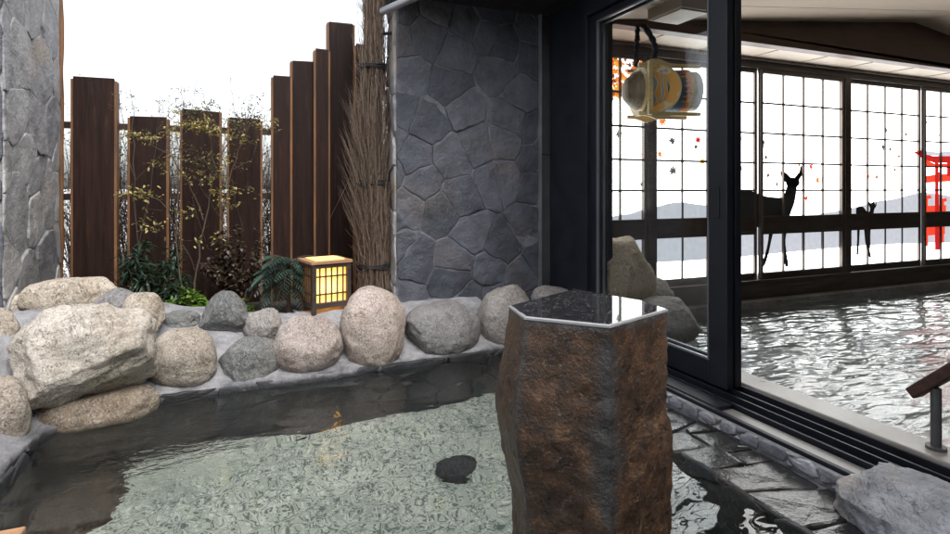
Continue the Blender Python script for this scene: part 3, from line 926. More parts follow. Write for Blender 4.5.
def sash(x, y0, y1, label, z0=.078, z1=2.285, stile=.118, brail=.12, trail=.05):
    r = empty('sliding_glass_door', (x, (y0+y1)/2, z0)); tag(r, label, 'glass door')
    h = (y1-y0)/2; H_ = z1-z0
    MB().box(-.021,.021,-h,-h+stile,0,H_).build('stile', M['frame_black'], r, bevel=.004)
    MB().box(-.021,.021,h-.075,h,0,H_).build('stile', M['frame_black'], r, bevel=.004)
    MB().box(-.021,.021,-h+stile,h-.075,0,brail).build('bottom_rail', M['frame_black'], r, bevel=.004)
    MB().box(-.021,.021,-h+stile,h-.075,H_-trail,H_).build('top_rail', M['frame_black'], r, bevel=.004)
    g = MB().box(-.003,.003,-h+stile-.005,h-.075+.005,brail-.005,H_-trail+.005).build('glass', M['glass'], r)
    s_ = MB()
    for (a, b, c, d) in ((-h+stile,-h+stile+.008,brail,H_-trail),(h-.083,h-.075,brail,H_-trail),(-h+stile+.008,h-.083,brail,brail+.010),(-h+stile+.008,h-.083,H_-trail-.010,H_-trail)):
        s_.box(-.024,-.004,a,b,c,d)
    s_.build('glazing_bead', M['bead'], r)
    k = MB().box(-.027,-.0215,-h+.045,-h+.07,.86,1.02); k.build('pull', M['frame_black'], r, bevel=.002)
    return r
M['bead'] = plain('grey_glazing_bead', (.14,.15,.17), .35, .2, .1)
sash(DX-.003, 2.106, 3.30, 'near sliding glass door panel in a black frame, closest to the pool')
sash(DX+.062, 2.113, 3.325, 'second sliding glass door panel stacked just behind the near one')
# wall over and south of the door
q = MB(); q.box(DX-.05, DX+.15, -4, -.102, -.1, 2.9)
tag(shift(q.build('side_wall', M['dark_panel'])), 'plain dark wall continuing the door front behind the camera', 'wall')

# ================================================================== INDOOR BATH
WY = 3.80
ZW = EYE
# posts at sash boundaries
posts = [2.33, 3.155, 4.40, 5.60, 6.84, 8.08, 9.3]
zb, zm0, zm1, zt = ZW-.785, ZW-.43, ZW-.262, ZW+1.065
def pane_mat():
    m = Mat('backlit_frosted_glass')
    n = m.noise(1.1, 2, .5)
    c = m.ramp(n, [(.3, (.88,.93,.93)), (.7, (1,.99,.97))])
    return m.set((.7,.7,.7), .5, **{'Emission Color': c, 'Emission Strength': 2.4})
M['pane'] = pane_mat()
wl = MB(); wl.box(2.43, 10, WY+.06, WY+.3, -.5, ZW-.875); wl.box(2.43, 10, WY+.06, WY+.3, ZW+1.19, 3.3); wl.box(9.35,10,WY+.06,WY+.3,ZW-.875,ZW+1.19)
tag(shift(wl.build('window_wall', M['inwall'])), 'indoor bath wall that carries the row of backlit windows', 'wall')
head = empty('window_frame', (5.6, WY, ZW-1.0)); tag(head, 'long dark wooden frame holding the backlit lattice windows', 'window frame')
inv = Matrix.Translation((-5.6,-WY,-(ZW-1.0)))
def wp_(name, *b, mat='frame_brown', bevel=.003):
    q = MB()
    for x in b: q.box(*x)
    o = q.build(name, M[mat], head, bevel=bevel); o.matrix_parent_inverse = inv; return o
wp_('sill_board', (2.42, 9.35, WY-.04, WY+.06, ZW-1.018, ZW-.872))
wp_('sill_ledge', (2.42, 9.35, WY-.055, WY+.055, ZW-.870, ZW-.845))
wp_('lintel', (2.42, 9.35, WY-.03, WY+.06, ZW+1.105, ZW+1.172))
wp_('head_trim', (2.42, 9.35, WY-.07, WY+.0, ZW+1.173, ZW+1.190), mat='frame_sash')
wp_('post', (5.555, 5.645, WY-.035, WY+.055, ZW-.845, ZW+1.105))
wp_('post', (3.11, 3.20, WY-.035, WY+.055, ZW-.845, ZW+1.105))
wp_('post', (8.035, 8.125, WY-.035, WY+.055, ZW-.845, ZW+1.105))
names = ['left window sash behind the hanging drum, with maple foliage on its panes',
         'second window sash, behind the glass door, with leaves above a grey hill',
         'window sash between two brown stiles with the front half of the large deer',
         'window sash with the small deer beside the red gate',
         'window sash at the right edge with the red gate on its panes',
         'last window sash beyond the right edge of the picture']
for i in range(6):
    x0 = posts[i]+.012; x1 = posts[i+1]-.012
    if posts[i] in (3.155, 5.60, 8.08): x0 = posts[i]+.047
    if posts[i+1] in (3.155, 5.60, 8.08): x1 = posts[i+1]-.047
    yo = .012 if i % 2 else -.012
    r = empty('window_sash', ((x0+x1)/2, WY+yo, ZW-.845)); tag(r, names[i], 'window')
    hw = (x1-x0)/2; Z0 = ZW-.845
    st = .03
    for a in (-hw, hw-st): MB().box(a, a+st, -.012, .025, 0, 1.95).build('stile', M['frame_sash'], r, bevel=.002)
    MB().box(-hw+st, hw-st, -.012, .025, 0, zb-Z0).build('bottom_rail', M['frame_brown'], r, bevel=.002)
    MB().box(-hw+st, hw-st, -.016, .025, zm0-Z0, zm1-Z0).build('middle_rail', M['frame_brown'], r, bevel=.002)
    MB().box(-hw+st, hw-st, -.012, .025, zt-Z0, 1.95).build('top_rail', M['frame_brown'], r, bevel=.002)
    u = MB(); npn = 4 if i else 3
    for k in range(1, npn):
        x = -hw+st+(2*hw-2*st)*k/npn
        u.box(x-.008, x+.008, -.008, .010, zb-Z0, zm0-Z0); u.box(x-.008, x+.008, -.008, .010, zm1-Z0, zt-Z0)
    u.build('vertical_bars', M['frame_sash'], r)
    u = MB()
    for z in (ZW+.79, ZW+.51, ZW+.235, ZW-.022):
        u.box(-hw+st, hw-st, -.0065, .008, z-Z0-.0085, z-Z0+.0085)
    u.build('crossbars', M['frame_brown'], r)
    MB().box(-hw+.01, hw-.01, .020-yo, .026-yo, zb-Z0-.01, zt-Z0+.01).build('frosted_glass', M['pane'], r)

# flat pictures on the frosted glass (window film)
def film(name, c, st):
    m = Mat(name); k = m.mix(1, c, m.ramp(m.noise(20, 3), [(.3,.93),(.7,1.05)]), 'MULTIPLY'); st *= .36
    return m.set(k, .6, **{'Emission Color': k, 'Emission Strength': st})
FM = {'hill': film('blue_grey_film', (.50,.52,.57), 1.15), 'deer': film('charcoal_film', (.022,.022,.024), .1), 'red': film('vermilion_film', (.95,.075,.035), 1.0),
      'dred': film('crimson_film', (.60,.02,.02), .9), 'orange': film('orange_film', (.9,.28,.05), .9), 'yellow': film('amber_film', (.85,.5,.06), .9), 'grey': film('grey_film', (.13,.13,.13), .7), 'lgrey': film('pale_film', (.6,.64,.72), 1.0), 'brown': film('brown_film', (.28,.12,.05), .7)}
def decal(name, polys, mat, label=None, cat=None, y=WY+.004, parent=None, group=None, px=True, th=.0015):
    q = MB()
    for poly in polys:
        pts = [(ony(a, b, WY).x, ony(a, b, WY).z) for a, b in poly] if px else poly
        q.prism(pts, y, y+th)
    o = q.build(name, mat, parent)
    if parent is None: shift(o); tag(o, label, cat, group)
    return o
def curve_poly(px, n=4):
    d = dense(px+[px[0]], n)[:-1]; return d
# hills
def hill(xs, zs, zb_, name, label):
    q = MB()
    for i in range(len(xs)-1):
        q.add([(xs[i],WY+.0055,zb_),(xs[i+1],WY+.0055,zb_),(xs[i+1],WY+.0055,zs[i+1]),(xs[i],WY+.0055,zs[i])], [(0,1,2,3)])
    o = q.build(name, FM['hill']); shift(o); tag(o, label, 'window picture'); return o
xs = [2.36+.1*k for k in range(int((9.3-2.36)/.1))]
def hz_(x):
    px = [(1.9,-.16),(2.6,-.25),(2.9,-.22),(3.2,-.16),(3.45,-.12),(3.8,-.15),(4.3,-.22),(4.8,-.33),(5.4,-.24),(5.7,-.20),(6.2,-.13),(6.9,-.05),(7.6,-.10),(9.4,-.2)]
    for (a, za), (b, zb2) in zip(px, px[1:]):
        if a <= x <= b:
            t = (x-a)/(b-a); t = t*t*(3-2*t); return ZW+za+(zb2-za)*t
    return ZW-.2
def lowz(x): return ZW-.615+.02*math.sin(x*1.3)
q = MB()
for i in range(len(xs)-1):
    a, b = xs[i], xs[i+1]
    q.add([(a,WY+.0115,lowz(a)),(b,WY+.0115,lowz(b)),(b,WY+.0115,hz_(b)),(a,WY+.0115,hz_(a))], [(0,1,2,3)])
    q.add([(a,WY+.013,lowz(a)),(b,WY+.013,lowz(b)),(b,WY+.013,hz_(b)),(a,WY+.013,hz_(a))], [(0,1,2,3)])
o = q.build('hill_picture', FM['hill'], fix=False); shift(o); tag(o, 'long blue grey band of hills on the frosted window panes', 'window picture')
# large deer
body = [(736,192),(742,190),(752,191),(762,195),(772,197),(783,197),(786,192),(788,184),(786,182),(782,176),(781,172),(784,172),(788,176),(791,178),(795,178),(799,173),(803,171),(802,176),(799,181),(798,183),(797,192),(795,203),(791,214),(788,224),(780,228),(765,228),(750,226),(738,224),(735,216),(733,205)]
legs = [[(736,222),(741,224),(738,236),(738,246),(742,263),(740,267),(737,263),(733,244)], [(770,226),(775,226),(772,240),(768,258),(765,266),(762,265),(766,254),(769,240)], [(783,226),(788,226),(786,240),(787,252),(789,265),(786,266),(784,252),(783,240)]]
ant = [[(782,173),(782,168),(784,164),(785,164),(784,169),(785,173)], [(800,172),(801,167),(803,165),(801,164),(803,163),(805,166),(803,170),(802,173)]]
DY = .004
head = [(793.5+7*math.cos(a*PI/8), 182.5+5.2*math.sin(a*PI/8)) for a in range(16)]
ears = [[(789,180),(784,176),(783,171),(787,173),(792,178)], [(795,178),(799,173),(804,170.5),(803,175),(799,181)]]
decal('deer_picture', [curve_poly(body, 3)]+[curve_poly(l, 3) for l in legs]+ant+[head]+ears, FM['deer'], 'large dark deer silhouette with small antlers on the window', 'window picture', y=WY+.006, th=.003)
fawn = [(857,208),(860,206),(864,207),(867,211),(870,212),(871,208),(869,204),(869,201),(872,204),(874,201),(876,205),(877,202),(877,206),(875,209),(874,214),(872,217),(866,218),(860,218),(857,215)]
fl_ = [[(858,216),(861,216),(860,238),(859,255),(857,255),(858,240)], [(864,217),(867,217),(868,240),(872,257),(870,258),(866,242)], [(868,217),(872,217),(871,235),(871,248),(869,250),(869,236)]]
decal('deer_picture', [curve_poly(fawn, 2)]+fl_, FM['deer'], 'small dark deer silhouette on the window left of the red gate', 'window picture', y=WY+.006, th=.003)
# torii gate picture
root = empty('gate_picture', ony(940, 246, WY)); tag(root, 'red shrine gate picture on the window at the right edge', 'window picture')
inv = Matrix.Translation(-ony(940, 246, WY))
def tp_(name, polys, mat, y=WY+.007):
    o = decal(name, polys, mat, y=y, parent=root); o.matrix_parent_inverse = inv
tp_('roof_ridge', [[(921,148),(928,151),(940,152),(960,150),(975,147),(975,153),(960,156),(940,156),(928,155)]], FM['lgrey'], WY+.0095)
tp_('lintel', [[(914,152),(922,150),(924,154),(935,156),(960,156),(980,153),(980,160),(960,163),(935,163),(923,158)]], FM['dred'])
tp_('lintel', [[(925,158.5),(935,163.5),(960,163.5),(975,161),(975,166),(960,168),(926,166)]], FM['red'])
tp_('tie_beam', [[(926,176),(938,174),(938,172),(941,172),(941,174),(975,173),(975,180),(926,183)]], FM['red'])
tp_('post', [[(935.5,163),(939,163),(940,250),(935.5,250)]], FM['dred'], WY+.0045)
tp_('post', [[(947.5,163),(952,163),(952,176),(947.5,176)]], FM['dred'], WY+.0045)
tp_('side_post', [[(924,196),(931,195),(933,198),(929,199),(929,246),(926,247),(925,200)], [(941,199),(947,198),(948,201),(945,202),(945,243),(942,243),(942,202)]], FM['red'], WY+.009)
tp_('side_rail', [[(925,206),(947,205),(947,213),(925,214)], [(925,226),(946,226),(946,234),(925,236)]], FM['red'], WY+.0095)
# maple leaves
def maple(cx, cz, r, rot):
    pts = []
    for k in range(7):
        a = rot+PI/2+(k-3)*.78
        L_ = r*(1, .95, .85)[abs(k-3)//1 if abs(k-3) < 3 else 2] if k != 3 else r*1.1
        if abs(k-3) == 3: L_ = r*.55
        pts.append((cx+math.cos(a-.39)*r*.40, cz+math.sin(a-.39)*r*.40))
        pts.append((cx+math.cos(a)*L_, cz+math.sin(a)*L_))
    a = rot+PI/2+3*.78+.36
    pts.append((cx+math.cos(a)*r*.2, cz+math.sin(a)*r*.2))
    pts.append((cx+math.cos(rot-PI/2+.06)*r*.9, cz+math.sin(rot-PI/2+.06)*r*.9))
    pts.append((cx+math.cos(rot-PI/2-.06)*r*.9, cz+math.sin(rot-PI/2-.06)*r*.9))
    return pts
LV = [(620,134,'grey',.035),(646,152,'red',.045),(643,184,'grey',.03),(661,154,'orange',.03),(663,120,'orange',.045),(673,141,'grey',.038),(699,140,'dred',.035),(697,147,'grey',.025),(703,161,'yellow',.035),(674,171,'grey',.042),
      (741,139,'grey',.026),(742,168,'grey',.026),(764,142,'grey',.03),(767,157,'grey',.026),(769,175,'brown',.026),(778,184,'brown',.022),(812,167,'red',.03),(819,180,'orange',.036),(807,198,'red',.03),(800,165,'orange',.022),
      (869,176,'orange',.03),(878,177,'brown',.028),(884,147,'grey',.03),(891,149,'grey',.026),(887,130,'grey',.026),(900,156,'grey',.024),(907,134,'grey',.026),(896,170,'brown',.022),(927,122,'grey',.026),(941,135,'grey',.026),(926,145,'orange',.02)]
rnd = random.Random(77)
cname = {'grey':'dark grey','red':'bright red','orange':'orange','dred':'crimson','yellow':'yellow','brown':'brown'}
for (px, py, c, r) in LV:
    p = ony(px, py, WY); side = 'large deer' if 735 < px < 850 else ('small deer' if px > 850 else 'grey hill behind the glass door')
    q = MB(); q.prism(maple(0, 0, r*1.55, rnd.uniform(-PI, PI)), 0, .002)
    o = q.build('leaf_sticker', FM[c], None, (p.x, WY+.010, p.z))
    tag(o, f"{cname[c]} maple leaf on the window above the {side}", 'leaf sticker', 'maple leaf stickers on the windows')
# dense maple foliage in the top corner
q = MB(); cols = [FM['orange'], FM['red'], FM['yellow'], FM['brown'], FM['grey']]
for k in range(330):
    t = rnd.random(); px = 592+rnd.random()*52; py = 54+rnd.random()**1.2*(62-(px-592)*.7)
    p = ony(px, py, WY)
    if p.z > ZW+1.06: continue
    y = WY+.0035+.002*(k % 5)+.0001*(k % 7)
    q.prism([(x, z_) for x, z_ in maple(p.x, p.z, rnd.uniform(.022,.045), rnd.uniform(-PI, PI))], y, y+.0012, .5, rnd.choices([0,1,2,3,4], [5,2,3,3,1])[0])
o = q.build('maple_foliage_picture', cols); shift(o); tag(o, 'mass of orange and yellow maple foliage in the top corner of the left window', 'window picture', kind='stuff')

# ceiling: two cream slopes meeting at a ridge, brown beam, cream soffit
CZ = lambda x: ZW+1.175+(x-2.2)*.106 if x < 5.83 else ZW+1.56-(x-5.83)*.12
q = MB()
for i, (a, b) in enumerate([(2.43,5.83),(5.83,10.0)]):
    y = -4.0
    while y < 3.3:
        y2 = y+.455
        q.add([(a,y,CZ(a+1e-6)),(b,y,CZ(b-1e-6)),(b,y2,CZ(b-1e-6)),(a,y2,CZ(a+1e-6)),(a,y,CZ(a+1e-6)+.02),(b,y,CZ(b-1e-6)+.02),(b,y2,CZ(b-1e-6)+.02),(a,y2,CZ(a+1e-6)+.02)],
              [(0,3,2,1),(4,5,6,7),(0,1,5,4),(1,2,6,5),(2,3,7,6),(3,0,4,7)])
        y += .463
o = q.build('ceiling', M['ceiling']); tag(o, kind='structure')
q = MB(); q.add([(2.3,-4,3.0),(10,-4,3.0),(10,4.1,3.0),(2.3,4.1,3.0)], [(0,1,2,3)]); tag(q.build('roof_slab', M['inwall']), kind='structure')
q = MB()
n = 5
q.prism([(2.43,ZW+1.168),(10,ZW+1.168),(10,CZ(10)+.06),(5.83,CZ(5.83)+.06),(2.43,CZ(2.43)+.06)], 3.30, 3.40)
o = q.build('ceiling_beam', M['beam'], bevel=.004); tag(shift(o), 'wide brown gable beam across the ceiling above the windows', 'beam')
q = MB(); q.box(2.43, 10, 3.40, WY+.06, ZW+1.192, ZW+1.23)
tag(q.build('soffit', M['soffit']), kind='structure')
q = MB()
for x in [3.0+k*.62 for k in range(11)]: q.box(x, x+.012, 3.402, WY-.07, ZW+1.186, ZW+1.1915)
tag(q.build('soffit_battens', M['ceiling']), kind='structure')
q = MB(); q.tube([(2.4,3.72,ZW+1.165),(9.9,3.72,ZW+1.165)], .005, 6)
for x in [3.2+k*.31 for k in range(21)]: q.box(x-.004, x+.004, 3.715, 3.725, ZW+1.165, ZW+1.188)
tag(shift(q.build('curtain_rail', M['frame_sash'])), 'thin metal curtain rod running just under the ceiling in front of the windows', 'curtain rail')
# far right and back walls of the bath hall
q = MB(); q.box(10.0, 10.2, -4, 4.1, -.5, 3.2); tag(shift(q.build('bath_end_wall', M['inwall'])), 'far end wall of the indoor bath beyond the right edge', 'wall')
q = MB(); q.box(2.4, 10, -4.2, -4.0, -.5, 3.2); tag(shift(q.build('bath_back_wall', M['inwall'])), 'rear wall of the indoor bath behind the camera side', 'wall')
q = MB(); q.add([(2.53,-4,.042),(10,-4,.042),(10,3.68,.042),(2.53,3.68,.042)], [(0,1,2,3)])
tag(q.build('bath_water', M['water_in'], fix=False), kind='structure')
def bathfloor():
    m = Mat('grey_bath_floor'); return m.set(m.ramp(m.noise(4,6,.6), [(.3,(.24,.25,.245)),(.7,(.38,.39,.38))]), .8)
q = MB().add([(2.5,-4,-.45),(10,-4,-.45),(10,3.7,-.45),(2.5,3.7,-.45)], [(0,1,2,3)]); tag(q.build('bath_floor', bathfloor(), fix=False), kind='structure')
# ceiling light fixture
a = ony(620, 5, 2.95); 
root = empty('ceiling_light', (2.62, 2.9, CZ(2.62))); tag(root, 'pale box-shaped ceiling light above the hanging drum', 'ceiling light')
MB().box(-.10,.16,-.16,.16,-.085,.01).build('housing', M['ceiling'], root, bevel=.006)
MB().box(-.08,.14,-.14,.14,-.093,-.084).build('diffuser', M['soffit'], root, bevel=.003)

# ================================================================== HANGING WOODEN DRUM
D = ony(656, 91, 3.22)
root = empty('hanging_drum', (D.x, D.y, D.z), R(-16)); root.scale = (.87,.87,.87); tag(root, 'painted wooden drum in a pale frame hanging on dark ropes behind the glass', 'hanging drum')
def paint(name, a, b, c):
    m = Mat(name); w = m.n.new('ShaderNodeTexWave'); w.inputs['Scale'].default_value = 5; w.inputs['Distortion'].default_value = 7; w.inputs['Detail'].default_value = 2; m.l.new(m.co, w.inputs['Vector'])
    return m.set(m.ramp(w.outputs['Fac'], [(0, a), (.42, a), (.5, b), (.75, b), (.82, c)]), .5)
M['scales'] = paint('painted_scales', (.90,.42,.05), (.82,.66,.38), (.38,.40,.48))
M['bluebarrel'] = plain('blue_painted_barrel', (.07,.12,.19), .5)
M['flame'] = plain('orange_flame_paint', (.75,.25,.04), .5)
M['flame2'] = plain('yellow_flame_paint', (.85,.55,.10), .5)
M['bark'] = wood('carved_wood', (.10,.065,.035), (.34,.24,.13), .6, 2)
M['dwood'] = wood('pale_drum_wood', (.58,.40,.14), (.80,.60,.27), .5, 0)
M['white_skin'] = plain('white_drum_skin', (.72,.74,.78), .5)
RR = .175
def disc(mb, x0, x1, r, n=36, tone=.5):
    vs = [(x0, r*math.cos(2*PI*k/n), r*math.sin(2*PI*k/n)) for k in range(n)]+[(x1, r*math.cos(2*PI*k/n), r*math.sin(2*PI*k/n)) for k in range(n)]
    fs = [tuple(range(n)), tuple(range(2*n-1, n-1, -1))]+[(k, n+k, n+(k+1) % n, (k+1) % n) for k in range(n)]
    mb.add(vs, fs, tone)
q = MB(); n = 36; secs = [(-.27,.05),(-.26,.09),(-.21,.135),(-.16,.16)]
vs = []
for x, r in secs: vs += [(x, r*math.cos(2*PI*k/n), r*math.sin(2*PI*k/n)) for k in range(n)]
fs = [(j*n+k, j*n+(k+1) % n, (j+1)*n+(k+1) % n, (j+1)*n+k) for j in range(3) for k in range(n)]+[tuple(range(n))]
q.add(vs, fs); q.build('carved_end', M['bark'], root, smooth=True)
q = MB(); disc(q, -.158, -.132, .21); q.box(-.163,-.127,-.235,-.20,-.225,.20); q.build('frame_hoop', M['dwood'], root, bevel=.003)
q = MB(); disc(q, -.130, .02, .180); q.build('painted_panel', M['scales'], root)
# tilted painted disc facing the pool
q = MB(); disc(q, -.006, .006, .185); o = q.build('painted_disc', M['scales'], root, (-.055,-.11,0)); o.rotation_euler = (0, 0, R(62))
q = MB(); disc(q, -.011, .0055, .200); o = q.build('disc_rim', M['dwood'], root, (-.052,-.105,0)); o.rotation_euler = (0, 0, R(62))
q = MB(); n = 36; secs = [(.02,.165),(.08,.172),(.16,.172),(.22,.165)]; vs = []
for x, r in secs: vs += [(x, r*math.cos(2*PI*k/n), r*math.sin(2*PI*k/n)) for k in range(n)]
q.add(vs, [(j*n+k, j*n+(k+1) % n, (j+1)*n+(k+1) % n, (j+1)*n+k) for j in range(3) for k in range(n)]); q.build('barrel', M['bluebarrel'], root, smooth=True)
q = MB(); rnd = random.Random(5)
for k in range(26):
    a = 2*PI*k/26; a2 = 2*PI*(k+1)/26; am = (a+a2)/2; r = .176
    L_ = rnd.uniform(.05,.10)
    q.add([(.222, r*math.cos(a), r*math.sin(a)), (.222, r*math.cos(a2), r*math.sin(a2)), (.222-L_, r*math.cos(am+.05), r*math.sin(am+.05))], [(0,1,2)])
    q.add([(.17, r*1.002*math.cos(a), r*1.002*math.sin(a)), (.222, r*1.002*math.cos(a), r*1.002*math.sin(a)), (.222, r*1.002*math.cos(am), r*1.002*math.sin(am))], [(0,1,2)])
q.build('flames', M['flame'], root, fix=False)
q = MB(); disc(q, .2225, .25, .181); q.build('frame_hoop', M['dwood'], root, bevel=.003)
q = MB(); disc(q, .2505, .33, .165); q.build('drum_skin', M['white_skin'], root, bevel=.01)
for zz, sg in ((.188,1),(-.205,-1)):
    q = MB(); pts = []
    N_ = 24
    for k in range(N_+1):
        x = -.20+.52*k/N_
        pts.append((x, zz+sg*(.012+.03*math.exp(-((x+.03)/.07)**2))))
    poly = pts+[(x, zz-sg*.018) for x, _ in reversed(pts)]
    q.prism(poly, -.13, -.10); q.prism(poly, .10, .13)
    q.build('wavy_rail', M['dwood'], root, bevel=.002)
q = MB()
poly = [(-.13,.195),(-.10,.235),(-.05,.262),(.0,.268),(.05,.255),(.08,.225),(.09,.195)]
q.prism(poly, -.02, .02); q.build('crest', M['dwood'], root, bevel=.004)
top = (ZW+1.168-D.z)/.87
for (x0, x1, sw) in ((-.17,-.155,.0),(-.03,-.11,.06)):
    q = MB(); pts = []
    for k in range(15):
        t = k/14; pts.append(Vector((x0+(x1-x0)*t+sw*math.sin(PI*t), .0, .20+(top-.20)*t)))
    for ph in (0, PI):
        tw_ = [p+Vector((.012*math.cos(ph+i*1.3), .012*math.sin(ph+i*1.3), 0)) for i, p in enumerate(pts)]
        q.tube(tw_, .014 if sw == 0 else .018, 7)
    q.build('rope', M['rope'], root, smooth=True)

# ================================================================== HANDRAIL
root = empty('handrail', (0,0,0)); 
B = onz(936, 449, .086)
root.location = B
tag(root, 'brown wooden handrail on a grey post at the edge of the indoor bath', 'handrail')
top_ = onx(936, 388, B.x).z
q = MB(); q.tube([(0,0,0),(0,0,top_-B.z)], .018, 16); q.tube([(0,0,0),(0,0,.012)], .034, 16); q.build('post', M['pipe_dark'] if 'pipe_dark' in M else plain('weathered_steel', (.12,.12,.12), .5, .3, .3), root, smooth=False)
a = onx(913, 393, B.x)-B
d = (onx(952,369,B.x)-onx(911,393,B.x)).normalized(); up = Vector((0, d.z, -d.y))
s0 = Vector((0, a.y, a.z)); e0 = s0 + d*.95
q = MB(); vs = []
for p in (s0, e0):
    for (u, v) in ((-.03,-.022),(.03,-.022),(.03,.022),(-.03,.022)): vs.append(p+Vector((u,0,0))+up*v)
q.add(vs, [(0,1,2,3),(7,6,5,4),(0,4,5,1),(1,5,6,2),(2,6,7,3),(3,7,4,0)]); q.build('rail', M['beam'], root, bevel=.006)
MB().tube([(0,-.8,0),(0,-.8,.30)], .018, 16).build('post', bpy.data.materials['weathered_steel'], root)

# ================================================================== WOODEN DECK CORNER
root = empty('wooden_deck', (-.95, 1.2, 0)); tag(root, 'pale wooden plank deck whose corner shows at the lower left', 'deck')
c_ = onz(26.5, 525.5, .27)
q = MB()
for k in range(6):
    y1 = c_.y-1.2-k*.102
    q.box(-.75, c_.x+.95, y1-.098, y1, .235, .27)
q.build('planks', M['pale_wood'], root, bevel=.004)
for lx0, lx1, lz in ((-.5,-.44,.0),(.05,.11,DEPTH)):
    MB().box(lx0, lx1, -.15, c_.y-1.26, lz, .234).build('leg', M['pale_wood'], root)
root.rotation_euler = (0,0,0)

# ================================================================== PLANTS
def stems(q, pts, r0, r1, tone=.5, n=5):
    q.tube(pts, [r0+(r1-r0)*i/(len(pts)-1) for i in range(len(pts))], n, tone, cap=False)

def shrub(name, c, size, nleaf, leafl, leafw, mat, label, seed, nst=14, droop=.3, whorl=True, cat='shrub'):
    root = empty(name, c); tag(root, label, cat)
    rnd = random.Random(seed); fo = MB(); st = MB()
    for k in range(nst):
        a = rnd.uniform(0, 2*PI); rr = rnd.uniform(.2, 1)
        tip = Vector((math.cos(a)*size[0]*rr, math.sin(a)*size[1]*rr, size[2]*rnd.uniform(.45, 1)*(1.1-.35*rr)))
        b = Vector((math.cos(a)*.03, math.sin(a)*.03, 0))
        m1 = b.lerp(tip, .5)+Vector((rnd.gauss(0,.02), rnd.gauss(0,.02), size[2]*.1))
        pts = dense([(b.x,b.z),(m1.x,m1.z),(tip.x,tip.z)], 4); ys = [b.y+(tip.y-b.y)*i/(len(pts)-1) for i in range(len(pts))]
        P = [Vector((p[0], y, p[1])) for p, y in zip(pts, ys)]
        stems(st, P, .006, .002, rnd.random())
        for i in range(nleaf):
            t = rnd.uniform(.25, 1)**.7; idx = min(len(P)-2, int(t*(len(P)-1))); p = P[idx].lerp(P[idx+1], rnd.random())
            d = Vector((rnd.gauss(0,1), rnd.gauss(0,1), rnd.gauss(.25-droop, .6))).normalized()
            fo.leaf(p+d*.008, d, Vector((rnd.gauss(0,.3),rnd.gauss(0,.3),1)), leafl*rnd.uniform(.6,1.2), leafw*rnd.uniform(.7,1.2), rnd.random(), rnd.uniform(0,.4))
    st.build('stems', M['stem'], root, fix=False); fo.build('leaves', M[mat], root, fix=False)
    return root
G0 = .22
p = ony(150, 300, 4.12); shrub('bamboo_leaf_shrub', (p.x,p.y,G0), (.23,.15,.58), 40, .085, .016, 'leaf_dark', 'dense dark green shrub with long narrow leaves before the second fence board', 61, 26, .5)
p = ony(186, 318, 4.0); shrub('green_shrub', (p.x,p.y,G0+.02), (.13,.09,.20), 34, .036, .026, 'leaf_bright', 'low bright green leafy plant behind the dark peaked boulder', 62, 16, .1, cat='plant')
p = ony(248, 305, 3.98); shrub('green_shrub', (p.x,p.y,G0), (.05,.05,.15), 12, .03, .02, 'leaf_bright', 'tiny light green sprig above the small grey boulder', 63, 6, .1, cat='plant')
p = ony(238, 300, 4.15); shrub('dry_shrub', (p.x,p.y,G0), (.27,.13,.66), 80, .034, .020, 'leaf_brown', 'reddish brown shrub with small dry leaves between the fence and the lantern', 64, 30, .2)
p = ony(158, 300, 4.05); shrub('dry_shrub', (p.x+.02,p.y,G0), (.12,.09,.20), 22, .03, .016, 'leaf_brown', 'low brown ground shrub at the foot of the dark narrow-leaved one', 65, 14, .2)
# mahonia-like plant with long drooping leaves of paired leaflets
p = ony(288, 312, 4.02)
root = empty('pinnate_shrub', (p.x, p.y, G0)); tag(root, 'dark green shrub with drooping fern-like leaves left of the lantern', 'shrub')
rnd = random.Random(66); fo = MB(); st = MB()
st.tube([(0,0,0),(.01,0,.2),(.0,.01,.36)], [.014,.012,.01], 7)
for k in range(44):
    a = rnd.uniform(0, 2*PI) if k > 14 else rnd.uniform(PI*.9, PI*2.0); b = Vector((rnd.gauss(0,.012), rnd.gauss(0,.012), rnd.uniform(.16,.37)))
    L_ = rnd.uniform(.18,.29); el = rnd.uniform(.15,.95); P = [b.copy()]
    d = Vector((math.cos(a)*math.cos(el), math.sin(a)*math.cos(el)*.7, math.sin(el)))
    q_ = b.copy(); NN = 11
    for i in range(NN):
        q_ = q_+d*L_/NN; d = (d+Vector((0,0,-.17))).normalized(); P.append(q_.copy())
    stems(st, P, .003, .001, .6, 4)
    tn = rnd.random()
    for i in range(2, NN+1):
        dd = (P[i]-P[i-1]).normalized(); sd = dd.cross(Vector((0,0,1))).normalized()
        ll = .06*math.sin(PI*min(1, (i+1.0)/(NN+2)))+.018
        for s_ in (-1, 1):
            fo.leaf(P[i], (sd*s_+dd*.55+Vector((0,0,-.18))), Vector((0,0,1)), ll, .012, min(1, max(0, tn+rnd.gauss(0,.15))), .2)
st.build('stems', M['stem'], root, fix=False); fo.build('leaves', M['leaf_teal'], root, fix=False)
